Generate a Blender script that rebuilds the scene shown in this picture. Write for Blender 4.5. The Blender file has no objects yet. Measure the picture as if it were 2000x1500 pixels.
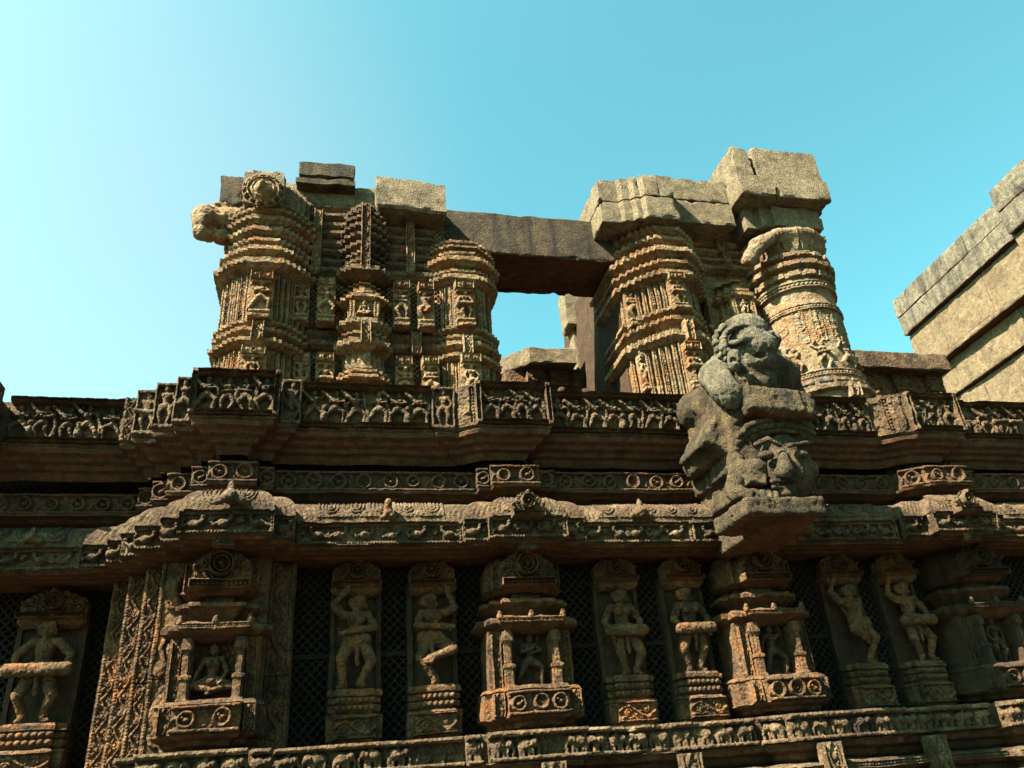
import bpy, math, random
import numpy as np
from mathutils import Matrix, Vector
R_ = math.radians

# ------------------------------------------------------------------ camera, sky, sun, exposure
scene = bpy.context.scene
COL = scene.collection
CAM = np.array([0.0, 0.0, 1.6])
FPX = 1531.0
_up = np.array([-237.0, -2950.0, FPX]); _up /= np.linalg.norm(_up)
_xa = np.array([6900.0, 240.0, FPX]); _xa -= _up * (_xa @ _up); _xa /= np.linalg.norm(_xa)
_ya = np.cross(_up, _xa)
if _ya[2] < 0: _ya = -_ya
WC = np.stack([_xa, _ya, _up], 1)                     # world -> view axes (right, down, forward)

cd = bpy.data.cameras.new('camera'); cam = bpy.data.objects.new('camera', cd); COL.objects.link(cam)
cd.sensor_width = 36.0; cd.sensor_fit = 'HORIZONTAL'; cd.lens = FPX / 2000 * 36.0
cd.clip_start = 0.05; cd.clip_end = 5000
_r = WC[0]; _u = -WC[1]; _b = -WC[2]
cam.matrix_world = Matrix(((_r[0], _u[0], _b[0], CAM[0]), (_r[1], _u[1], _b[1], CAM[1]),
                           (_r[2], _u[2], _b[2], CAM[2]), (0, 0, 0, 1)))
scene.camera = cam

SUN = np.array([-1.0, -0.44, 1.22]); SUN /= np.linalg.norm(SUN)
w = bpy.data.worlds.new('World'); scene.world = w; w.use_nodes = True
nt = w.node_tree; nt.nodes.clear()
out = nt.nodes.new('ShaderNodeOutputWorld'); bg = nt.nodes.new('ShaderNodeBackground')
sky = nt.nodes.new('ShaderNodeTexSky'); sky.sky_type = 'NISHITA'; sky.sun_disc = False
sky.sun_elevation = math.asin(SUN[2]); sky.sun_rotation = math.atan2(SUN[0], SUN[1])
sky.altitude = 0; sky.air_density = 1.0; sky.dust_density = 3.0; sky.ozone_density = 1.0
tint = nt.nodes.new('ShaderNodeMix'); tint.data_type = 'RGBA'; tint.blend_type = 'MULTIPLY'
tint.inputs[0].default_value = 1.0
tint.inputs[7].default_value = (0.50, 1.10, 0.79, 1)
tc = nt.nodes.new('ShaderNodeTexCoord'); dp = nt.nodes.new('ShaderNodeVectorMath'); dp.operation = 'DOT_PRODUCT'
_hz = WC.T @ np.array([-1300.0, -80.0, FPX]); dp.inputs[1].default_value = [float(v) for v in _hz / np.linalg.norm(_hz)]
mr = nt.nodes.new('ShaderNodeMapRange'); mr.interpolation_type = 'SMOOTHSTEP'
mr.inputs[1].default_value = 0.74; mr.inputs[2].default_value = 1.0; mr.inputs[3].default_value = 0.0; mr.inputs[4].default_value = 1.0
hz = nt.nodes.new('ShaderNodeMix'); hz.data_type = 'RGBA'; hz.blend_type = 'ADD'; hz.inputs[7].default_value = (0.64, 0.20, 0.12, 1)
nt.links.new(tc.outputs['Generated'], dp.inputs[0]); nt.links.new(dp.outputs['Value'], mr.inputs[0]); nt.links.new(mr.outputs[0], hz.inputs[0])
nt.links.new(sky.outputs[0], tint.inputs[6]); nt.links.new(tint.outputs[2], hz.inputs[6]); nt.links.new(hz.outputs[2], bg.inputs[0])
bg.inputs[1].default_value = 0.052
nt.links.new(bg.outputs[0], out.inputs[0])
sl = bpy.data.lights.new('sun', 'SUN'); sl.energy = 5.0; sl.angle = R_(0.5); sl.color = (1.0, 0.90, 0.72)
so = bpy.data.objects.new('sun', sl); COL.objects.link(so)
so.location = (-20, -8, 30); so.rotation_euler = Vector(SUN).to_track_quat('Z', 'Y').to_euler()
scene.view_settings.view_transform = 'Standard'; scene.view_settings.look = 'None'
scene.view_settings.gamma = 1.0; scene.view_settings.exposure = 3.0
try: scene.view_settings.use_curve_mapping = False
except Exception: pass
scene.cycles.max_bounces = 5

# ------------------------------------------------------------------ helpers
def at(px, py, y):
    """photograph pixel -> world point on the vertical plane at depth y"""
    d = WC.T @ np.array([px - 1000.0, py - 750.0, FPX])
    return CAM + d * (y / d[1])
def ax(px, py, y): return float(at(px, py, y)[0])
def az(px, py, y): return float(at(px, py, y)[2])

def _hash(ix, iy, iz, seed):
    n = (ix.astype(np.int64) * 374761393 + iy.astype(np.int64) * 668265263 + iz.astype(np.int64) * 2147483647 + seed * 974711) & 0xffffffff
    n = ((n ^ (n >> 13)) * 1274126177) & 0xffffffff
    n = ((n ^ (n >> 16)) * 2246822519) & 0xffffffff
    return ((n ^ (n >> 15)) & 0xffff) / 32767.5 - 1.0
def vnoise(P, scale, seed=0):
    Q = np.asarray(P, float) * scale + 100.0
    I = np.floor(Q); f = Q - I; f = f * f * (3 - 2 * f); I = I.astype(np.int64)
    r = 0
    for a in (0, 1):
        for b in (0, 1):
            for c in (0, 1):
                wgt = (f[..., 0] if a else 1 - f[..., 0]) * (f[..., 1] if b else 1 - f[..., 1]) * (f[..., 2] if c else 1 - f[..., 2])
                r = r + wgt * _hash(I[..., 0] + a, I[..., 1] + b, I[..., 2] + c, seed)
    return r
def weather(V, amp=0.006, s1=9.0, s2=32.0):
    """worn, uneven stone: push every vertex about with smooth 3-D noise"""
    if amp <= 0: return V
    D = np.stack([vnoise(V, s1, k) + 0.55 * vnoise(V, s2, k + 7) + 1.3 * vnoise(V, 2.4, k + 13) for k in range(3)], 1)
    return V + D * amp

def tag(o, label=None, cat=None, group=None, kind=None):
    if label: o['label'] = label
    if cat: o['category'] = cat
    if group: o['group'] = group
    if kind: o['kind'] = kind
    return o
def thing(name, label, cat, loc, group=None):
    o = bpy.data.objects.new(name, None); COL.objects.link(o)
    o.location = [float(c) for c in loc]; o.empty_display_size = 0.2
    o['_o'] = [float(c) for c in loc]
    return tag(o, label, cat, group)
def mk(name, V, F, mat, parent=None, loc=None, smooth=38, soffit=None, zsoff=None, nsoff=-0.45):
    """one mesh object from world-space vertices (numpy) and faces"""
    V = np.asarray(V, float)
    if parent is not None: org = np.array(parent['_o'])
    else: org = np.array(loc if loc is not None else (V[:, 0].mean(), V[:, 1].mean(), V[:, 2].min()))
    me = bpy.data.meshes.new(name)
    L = V - org
    if isinstance(F, np.ndarray) and F.shape[1] == 4:
        nf = len(F)
        me.vertices.add(len(L)); me.vertices.foreach_set('co', L.astype(np.float32).ravel())
        me.loops.add(nf * 4); me.loops.foreach_set('vertex_index', F.astype(np.int32).ravel())
        me.polygons.add(nf); me.polygons.foreach_set('loop_start', np.arange(0, nf * 4, 4, dtype=np.int32))
        me.update(calc_edges=True); me.validate()
    else:
        me.from_pydata(L.tolist(), [], [tuple(int(i) for i in f) for f in F]); me.update()
    me.materials.append(mat)
    if soffit is not None:
        me.materials.append(soffit)
        n = np.empty(len(me.polygons) * 3, np.float32); me.polygons.foreach_get('normal', n)
        mi = (n.reshape(-1, 3)[:, 2] < nsoff).astype(np.int32)
        if zsoff is not None:
            n = np.empty(len(me.polygons) * 3, np.float32); me.polygons.foreach_get('center', n); mi = (n.reshape(-1, 3)[:, 2] + org[2] < zsoff).astype(np.int32)
        me.polygons.foreach_set('material_index', mi)
    if smooth:
        me.shade_smooth(); me.set_sharp_from_angle(angle=R_(smooth))
    o = bpy.data.objects.new(name, me); COL.objects.link(o)
    o['_o'] = [float(c) for c in org]
    if parent is not None: o.parent = parent
    else: o.location = [float(c) for c in org]
    return o
def join(parts):
    Vs, Fs, n = [], [], 0
    for V, F in parts:
        Vs.append(np.asarray(V)); Fs += [tuple(int(i) + n for i in f) for f in F]; n += len(V)
    return np.concatenate(Vs), Fs

# ---- plan polygons swept along a profile of mouldings
def ratha(cx, yf, steps, yb):
    """stepped plan: steps = [(half_width, setback), ...] from the centre out; anticlockwise from back left"""
    Lp = []
    for i, (h, d) in enumerate(steps):
        Lp.append((h, yf + d))
        if i + 1 < len(steps): Lp.append((h, yf + steps[i + 1][1]))
    left = [(cx - h, y) for h, y in reversed(Lp)]; right = [(cx + h, y) for h, y in Lp]
    hN = steps[-1][0]
    return [(cx - hN, yb)] + left + right + [(cx + hN, yb)]
def circle(cx, cy, r, n=72):
    return [(cx + r * math.sin(a), cy - r * math.cos(a)) for a in np.linspace(-math.pi, math.pi, n, endpoint=False)]
def star(cx, cy, r, n=32, d=0.03):
    """round plan cut into small right-angled steps"""
    pts = []
    for k in range(n):
        a0 = -math.pi + 2 * math.pi * k / n; a1 = a0 + 2 * math.pi / n
        rr = r if k % 2 == 0 else r - d
        for a in (a0 + 1e-3, a1 - 1e-3): pts.append((cx + rr * math.sin(a), cy - rr * math.cos(a)))
    return pts
def loft(plan, prof, closed=True, seg=0.05, dz=0.05, amp=0.006, cap=True, tooth=0.0, tlo=0.0, pitch=0.055, tz=None):
    P = np.array(plan, float); n = len(P)
    nx = np.roll(P, -1, 0) - P
    ln = np.hypot(nx[:, 0], nx[:, 1]); ln[ln < 1e-9] = 1e-9
    N = np.stack([nx[:, 1] / ln, -nx[:, 0] / ln], 1)         # outward normal of edge i -> i+1
    M = np.zeros_like(P)
    for i in range(n):
        n1 = N[i - 1] if (closed or i > 0) else N[i]
        n2 = N[i] if (closed or i < n - 1) else N[i - 1]
        den = max(1 + n1 @ n2, 0.35)
        M[i] = (n1 + n2) / den
    pts, mit = [], []
    rng = n if closed else n - 1
    for i in range(rng):
        j = (i + 1) % n; k = max(1, int(math.ceil(ln[i] / seg)))
        for q in range(k):
            t = q / k; pts.append(P[i] * (1 - t) + P[j] * t); mit.append(M[i] * (1 - t) + M[j] * t)
    if not closed: pts.append(P[-1]); mit.append(M[-1])
    pts = np.array(pts); mit = np.array(mit); m = len(pts)
    pr = [prof[0]]
    for a, b in zip(prof[:-1], prof[1:]):
        k = max(1, int(math.ceil(max(abs(b[1] - a[1]), abs(b[0] - a[0]) * 0.7) / dz)))
        for q in range(1, k + 1): pr.append((a[0] + (b[0] - a[0]) * q / k, a[1] + (b[1] - a[1]) * q / k))
    arc_ = np.concatenate([[0], np.cumsum(np.hypot(*np.diff(pts, axis=0).T))])
    rings = []
    for o, z in pr:
        oo = np.full(m, o)
        if tooth:
            ph = round(z * 9) * .37 if tz is None else 0
            g = vnoise(np.stack([arc_, np.full(m, z), np.zeros(m)], 1), 27, 11)
            oo = oo + (tooth * (np.abs(np.sin(math.pi * (arc_ / pitch + ph))) - .6) if (o > tlo if tz is None else tz[0] < z < tz[1]) else 0) + (tooth * .8 * g if tz is None else 0)
        rings.append(np.concatenate([pts + mit * oo[:, None], np.full((m, 1), z)], 1))
    V = np.concatenate(rings); F = []
    mm = m if closed else m - 1
    for i in range(len(pr) - 1):
        for j in range(mm):
            k = (j + 1) % m
            F.append((i * m + j, i * m + k, (i + 1) * m + k, (i + 1) * m + j))
    if cap and closed:
        F.append(tuple((len(pr) - 1) * m + j for j in range(m))); F.append(tuple(reversed(range(m))))
    return weather(V, amp), F
def chip(V, d=.04, band=.035):
    """knock corners and arrises off a dressed block, unevenly"""
    lo, hi = V.min(0), V.max(0); c = (lo + hi) / 2
    e = ((V - lo < band) | (hi - V < band)).sum(1) >= 2
    n = np.maximum(0, vnoise(V, 5.5, 21) + .6 * vnoise(V, 15, 22) - .05) * d
    V = V.copy(); V[e] -= np.sign(V[e] - c) * n[e][:, None] * np.array([.7, .5, 1.0]); return V
def block(x0, x1, y0, y1, z0, z1, bev=0.015, amp=0.007, seg=0.07):
    V, F = loft([(x0, y1), (x0, y0), (x1, y0), (x1, y1)],
                [(-bev, z0), (0, z0 + bev), (0, z1 - bev), (-bev, z1)], seg=seg, dz=seg, amp=amp)
    return (chip(V, .045) if bev > .012 else V), F
def plates(zs, lo=0.0):
    """stack of moulding plates: [(z0, z1, projection), ...] with slanted undersides and thin recesses between"""
    pr = []
    for z0, z1, p in zs:
        h = z1 - z0
        pr += [(lo, z0), (lo + (p - lo) * 0.75, z0 + h * 0.38), (p, z0 + h * 0.45), (p, z1 - h * 0.05), (p - 0.012, z1)]
        pr += [(max(lo, p - 0.09), z1 + 0.003)]
    return pr

# ---- carved relief: a height field drawn with simple strokes, meshed as real geometry
RES = 0.0075
class Relief:
    def __init__(s, w, h, res=None, base=0.0):
        s.w, s.h = w, h; res = res or RES
        s.nx = max(4, int(round(w / res)) + 1); s.ny = max(4, int(round(h / res)) + 1)
        s.x = np.linspace(0, w, s.nx); s.y = np.linspace(0, h, s.ny)
        s.H = np.full((s.ny, s.nx), float(base)); s.mask = None
    def win(s, x0, x1, y0, y1):
        i0 = max(0, int(math.floor(x0 / s.w * (s.nx - 1)))); i1 = min(s.nx, int(math.ceil(x1 / s.w * (s.nx - 1))) + 1)
        j0 = max(0, int(math.floor(y0 / s.h * (s.ny - 1)))); j1 = min(s.ny, int(math.ceil(y1 / s.h * (s.ny - 1))) + 1)
        if i1 <= i0 or j1 <= j0: return None
        X, Y = np.meshgrid(s.x[i0:i1], s.y[j0:j1]); return slice(j0, j1), slice(i0, i1), X, Y
    def put(s, w_, h): s.H[w_[0], w_[1]] = np.maximum(s.H[w_[0], w_[1]], h)
    def cut(s, w_, h): s.H[w_[0], w_[1]] = np.minimum(s.H[w_[0], w_[1]], h)
    def cap(s, x0, y0, x1, y1, r0, r1=None, z0=0.0, z1=None, k=1.0):
        r1 = r0 if r1 is None else r1; z1 = z0 if z1 is None else z1; rm = max(r0, r1)
        W = s.win(min(x0, x1) - rm, max(x0, x1) + rm, min(y0, y1) - rm, max(y0, y1) + rm)
        if W is None: return
        X, Y = W[2], W[3]; dx, dy = x1 - x0, y1 - y0; L = dx * dx + dy * dy + 1e-12
        t = np.clip(((X - x0) * dx + (Y - y0) * dy) / L, 0, 1)
        d2 = (X - x0 - t * dx) ** 2 + (Y - y0 - t * dy) ** 2; r = r0 + (r1 - r0) * t
        q = r * r - d2
        s.put(W, np.where(q > 0, z0 + (z1 - z0) * t + k * np.sqrt(np.maximum(q, 0)), -9))
    def dome(s, cx, cy, rx, ry, h, z=0.0, rot=0.0, p=0.5):
        rm = max(rx, ry); W = s.win(cx - rm, cx + rm, cy - rm, cy + rm)
        if W is None: return
        X, Y = W[2] - cx, W[3] - cy; c, n = math.cos(rot), math.sin(rot)
        q = 1 - ((X * c + Y * n) / rx) ** 2 - ((-X * n + Y * c) / ry) ** 2
        s.put(W, np.where(q > 0, z + h * np.maximum(q, 0) ** p, -9))
    def rect(s, x0, x1, y0, y1, h, bev=0.008):
        W = s.win(x0, x1, y0, y1)
        if W is None: return
        d = np.minimum(np.minimum(W[2] - x0, x1 - W[2]), np.minimum(W[3] - y0, y1 - W[3]))
        s.put(W, np.where(d >= -1e-9, h - np.maximum(0, bev - d) * 0.8, -9))
    def pit(s, x0, x1, y0, y1, h):
        W = s.win(x0, x1, y0, y1)
        if W is not None: s.cut(W, np.full(W[2].shape, h))
    def ring(s, cx, cy, R, wd, h, sy=1.0):
        W = s.win(cx - R - wd, cx + R + wd, cy - (R + wd) * sy, cy + (R + wd) * sy)
        if W is None: return
        d = np.abs(np.hypot(W[2] - cx, (W[3] - cy) / sy) - R)
        s.put(W, np.where(d < wd, h * np.sqrt(np.maximum(0, 1 - (d / wd) ** 2)), -9))
    def stroke(s, pts, r, z=0.0, r1=None, k=1.0):
        n = len(pts) - 1; r1 = r if r1 is None else r1
        for i in range(n):
            a, b = pts[i], pts[i + 1]
            s.cap(a[0], a[1], b[0], b[1], r + (r1 - r) * i / n, r + (r1 - r) * (i + 1) / n, z, z, k)
    def spiral(s, cx, cy, R, turns, r, a0=0.0, sgn=1, z=0.0):
        n = int(14 * turns)
        s.stroke([(cx + R * (1 - 0.85 * t) * math.cos(a0 + sgn * 2 * math.pi * turns * t),
                   cy + R * (1 - 0.85 * t) * math.sin(a0 + sgn * 2 * math.pi * turns * t)) for t in np.linspace(0, 1, n + 1)], r, z, r * 0.7)
        s.dome(cx, cy, r * 1.5, r * 1.5, r * 1.4, z)
    def beads(s, x0, x1, y, r, gap=2.6, z=0.0, vert=False):
        L = x1 - x0; n = max(1, int(L / (r * gap)))
        for i in range(n):
            t = x0 + (i + 0.5) * L / n
            if vert: s.dome(y, t, r, r * 1.15, r * 1.2, z)
            else: s.dome(t, y, r * 1.15, r, r * 1.2, z)
    def frame(s, m, h, beads=True, lr=True, z=0.0):
        """beaded border: flat raised band with a row of beads in it"""
        for y0, y1 in ((0, m), (s.h - m, s.h)):
            s.rect(0, s.w, y0, y1, h)
            if beads:
                s.pit(0.01, s.w - 0.01, y0 + m * 0.25, y1 - m * 0.25, h * 0.45); s.beads(0.01, s.w - 0.01, (y0 + y1) / 2, m * 0.27, 2.7, h * 0.45)
        if lr:
            for x0, x1 in ((0, m), (s.w - m, s.w)):
                s.rect(x0, x1, 0, s.h, h)
                if beads:
                    s.pit(x0 + m * 0.25, x1 - m * 0.25, m * 0.8, s.h - m * 0.8, h * 0.45); s.beads(m * 0.8, s.h - m * 0.8, (x0 + x1) / 2, m * 0.27, 2.7, h * 0.45, vert=True)
    def prims(s, pr, x, y, size, z=0.0, depth=1.0, flip=1):
        for a, b, ra, rb in pr:
            s.cap(x + flip * a[0] * size, y + a[1] * size, x + flip * b[0] * size, y + b[1] * size,
                  ra * size, rb * size, z + a[2] * size * depth, z + b[2] * size * depth)
    def rough(s, amp=0.004, seed=0):
        X, Y = np.meshgrid(s.x, s.y); P = np.stack([X, Y, np.full_like(X, seed * 3.7)], -1)
        wr = np.clip(1.0 + .8 * np.minimum(0, vnoise(P, 2.6, seed + 31) + .6 * vnoise(P, 8, seed + 32) + .42), .4, 1.0)
        s.H = s.H * np.where(s.H > 0, wr, 1.0) + amp * (vnoise(P, 14, seed) + 0.8 * vnoise(P, 48, seed + 3))
def relief_mesh(s, fn, thick=0.06, amp=0.004):
    x = np.concatenate([[s.x[0]], s.x, [s.x[-1]]]); y = np.concatenate([[s.y[0]], s.y, [s.y[-1]]])
    X, Y = np.meshgrid(x, y); H = np.pad(s.H, 1, mode='edge')
    H[0, :] = H[-1, :] = -thick; H[:, 0] = H[:, -1] = -thick
    ny, nx = H.shape
    V = fn(X.ravel(), Y.ravel(), H.ravel())
    I = np.arange(nx * ny).reshape(ny, nx)
    F = np.stack([I[:-1, :-1], I[:-1, 1:], I[1:, 1:], I[1:, :-1]], -1).reshape(-1, 4)
    if s.mask is not None:
        mk_ = np.pad(s.mask, 1, mode='edge').ravel(); keep = mk_[F].any(1); F = F[keep]
        used = np.unique(F); rm = np.zeros(nx * ny, int); rm[used] = np.arange(len(used)); F = rm[F]; V = V[used]
    return weather(V, amp), F
def plane(p0, p1, z0):
    """map onto a vertical plane from plan point p0 to p1 (left to right seen from outside), bottom at z0"""
    p0, p1 = np.array(p0[:2], float), np.array(p1[:2], float); u = (p1 - p0) / np.linalg.norm(p1 - p0); n = np.array([u[1], -u[0]])
    def fn(X, Y, H):
        return np.stack([p0[0] + X * u[0] + H * n[0], p0[1] + X * u[1] + H * n[1], z0 + Y], 1)
    return fn
def cyl(cx, cy, r, a0, z0):
    def fn(X, Y, H):
        a = a0 + X / r; rr = r + H
        return np.stack([cx + rr * np.sin(a), cy - rr * np.cos(a), z0 + Y], 1)
    return fn

# ---- signed-distance sculpting for free-standing carved figures
def sdf_mesh(prims, res, k=0.02, noise=0.0, ns=12.0):
    lo = np.array([9e9] * 3); hi = -lo
    for p in prims:
        if p[0] == 'cap': pts, r = [p[1], p[2]], max(p[3], p[4])
        elif p[0] == 'ell': pts, r = [p[1]], max(p[2])
        else: pts, r = [p[1]], float(np.linalg.norm(p[2])) + p[4]
        for q in pts: lo = np.minimum(lo, np.array(q) - r); hi = np.maximum(hi, np.array(q) + r)
    lo -= 4 * res + k; hi += 4 * res + k
    n = np.ceil((hi - lo) / res).astype(int) + 1
    g = [lo[i] + res * np.arange(n[i]) for i in range(3)]
    F = np.full(n, 0.5)
    for p in prims:
        kk = p[-1].get('k', k) if isinstance(p[-1], dict) else k
        sub = isinstance(p[-1], dict) and p[-1].get('sub')
        if p[0] == 'cap': q0 = np.minimum(p[1], p[2]); q1 = np.maximum(p[1], p[2]); r = max(p[3], p[4])
        elif p[0] == 'ell': q0 = q1 = np.array(p[1]); r = max(p[2])
        else: q0 = q1 = np.array(p[1]); r = float(np.linalg.norm(p[2])) + p[4]
        m = r + kk + 3 * res
        sl_ = [slice(max(0, int((q0[i] - m - lo[i]) / res)), min(n[i], int((q1[i] + m - lo[i]) / res) + 2)) for i in range(3)]
        X, Y, Z = np.meshgrid(g[0][sl_[0]], g[1][sl_[1]], g[2][sl_[2]], indexing='ij', sparse=True)
        if p[0] == 'cap':
            a, b = np.array(p[1], float), np.array(p[2], float); d = b - a; L = d @ d + 1e-12
            t = np.clip(((X - a[0]) * d[0] + (Y - a[1]) * d[1] + (Z - a[2]) * d[2]) / L, 0, 1)
            D = np.sqrt((X - a[0] - t * d[0]) ** 2 + (Y - a[1] - t * d[1]) ** 2 + (Z - a[2] - t * d[2]) ** 2) - (p[3] + (p[4] - p[3]) * t)
        elif p[0] == 'ell':
            c, r3 = p[1], np.array(p[2], float)
            rot = p[3] if len(p) > 3 and isinstance(p[3], np.ndarray) else np.eye(3)
            U = [X - c[0], Y - c[1], Z - c[2]]
            W = [rot[0, i] * U[0] + rot[1, i] * U[1] + rot[2, i] * U[2] for i in range(3)]
            k0 = np.sqrt(sum((W[i] / r3[i]) ** 2 for i in range(3))) + 1e-9
            k1 = np.sqrt(sum((W[i] / r3[i] ** 2) ** 2 for i in range(3))) + 1e-9
            D = k0 * (k0 - 1) / k1
        else:
            c, hh, rot, rd = p[1], p[2], p[3], p[4]
            U = [X - c[0], Y - c[1], Z - c[2]]
            W = [np.abs(rot[0, i] * U[0] + rot[1, i] * U[1] + rot[2, i] * U[2]) - hh[i] for i in range(3)]
            D = np.sqrt(sum(np.maximum(q, 0) ** 2 for q in W)) + np.minimum(np.maximum(np.maximum(W[0], W[1]), W[2]), 0) - rd
        A = F[tuple(sl_)]
        if sub:
            D = -D; h = np.clip(0.5 - 0.5 * (D - A) / kk * -1, 0, 1); h = np.maximum(kk - np.abs(A - D), 0) / kk
            F[tuple(sl_)] = np.maximum(A, D) + h * h * kk * 0.25
        else:
            h = np.maximum(kk - np.abs(A - D), 0) / kk
            F[tuple(sl_)] = np.minimum(A, D) - h * h * kk * 0.25
    if noise:
        near = np.abs(F) < noise * 3 + 3 * res
        idx = np.argwhere(near); P = lo + idx * res
        F[near] += noise * (vnoise(P, ns, 3) + 0.6 * vnoise(P, ns * 2.7, 5) + 0.35 * vnoise(P, ns * 6, 9))
    # surface nets
    S = F < 0
    c = [S[a:n[0] - 1 + a, b:n[1] - 1 + b, d:n[2] - 1 + d] for a in (0, 1) for b in (0, 1) for d in (0, 1)]
    tot = sum(q.astype(int) for q in c); act = (tot > 0) & (tot < 8)
    cells = np.argwhere(act); idx = -np.ones(act.shape, int); idx[act] = np.arange(len(cells))
    acc = np.zeros((len(cells), 3)); cnt = np.zeros(len(cells))
    for a in range(8):
        for ax_ in (1, 2, 4):
            if a & ax_: continue
            b = a | ax_
            oa = np.array([(a >> 2) & 1, (a >> 1) & 1, a & 1]); ob = np.array([(b >> 2) & 1, (b >> 1) & 1, b & 1])
            ca = cells + oa; cb = cells + ob
            fa = F[ca[:, 0], ca[:, 1], ca[:, 2]]; fb = F[cb[:, 0], cb[:, 1], cb[:, 2]]
            m = (fa < 0) != (fb < 0); t = np.where(m, fa / np.where(m, fa - fb, 1), 0)
            acc += m[:, None] * (oa + t[:, None] * (ob - oa)); cnt += m
    V = lo + (cells + acc / np.maximum(cnt, 1)[:, None]) * res
    quads = []
    for ax_ in range(3):
        o1, o2 = [(1, 2), (2, 0), (0, 1)][ax_]
        s0 = [slice(1, n[i] - 1) for i in range(3)]; s1 = list(s0); s0[ax_] = slice(0, n[ax_] - 1); s1[ax_] = slice(1, n[ax_])
        A = S[tuple(s0)]; Bq = S[tuple(s1)]; e = np.argwhere(A != Bq)
        if not len(e): continue
        flip = A[e[:, 0], e[:, 1], e[:, 2]]
        base = e + 1; base[:, ax_] -= 1
        d1 = np.zeros(3, int); d1[o1] = 1; d2 = np.zeros(3, int); d2[o2] = 1
        q = [base - d1 - d2, base - d2, base, base - d1]
        I = np.stack([idx[p_[:, 0], p_[:, 1], p_[:, 2]] for p_ in q], 1)
        I[~flip] = I[~flip][:, ::-1]; quads.append(I)
    Q = np.concatenate(quads); Q = Q[(Q >= 0).all(1)]
    return V, Q
def rotz(a):
    c, s = math.cos(a), math.sin(a); return np.array([[c, -s, 0], [s, c, 0], [0, 0, 1.0]])
def rotx(a):
    c, s = math.cos(a), math.sin(a); return np.array([[1.0, 0, 0], [0, c, -s], [0, s, c]])
def roty(a):
    c, s = math.cos(a), math.sin(a); return np.array([[c, 0, s], [0, 1.0, 0], [-s, 0, c]])

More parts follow.
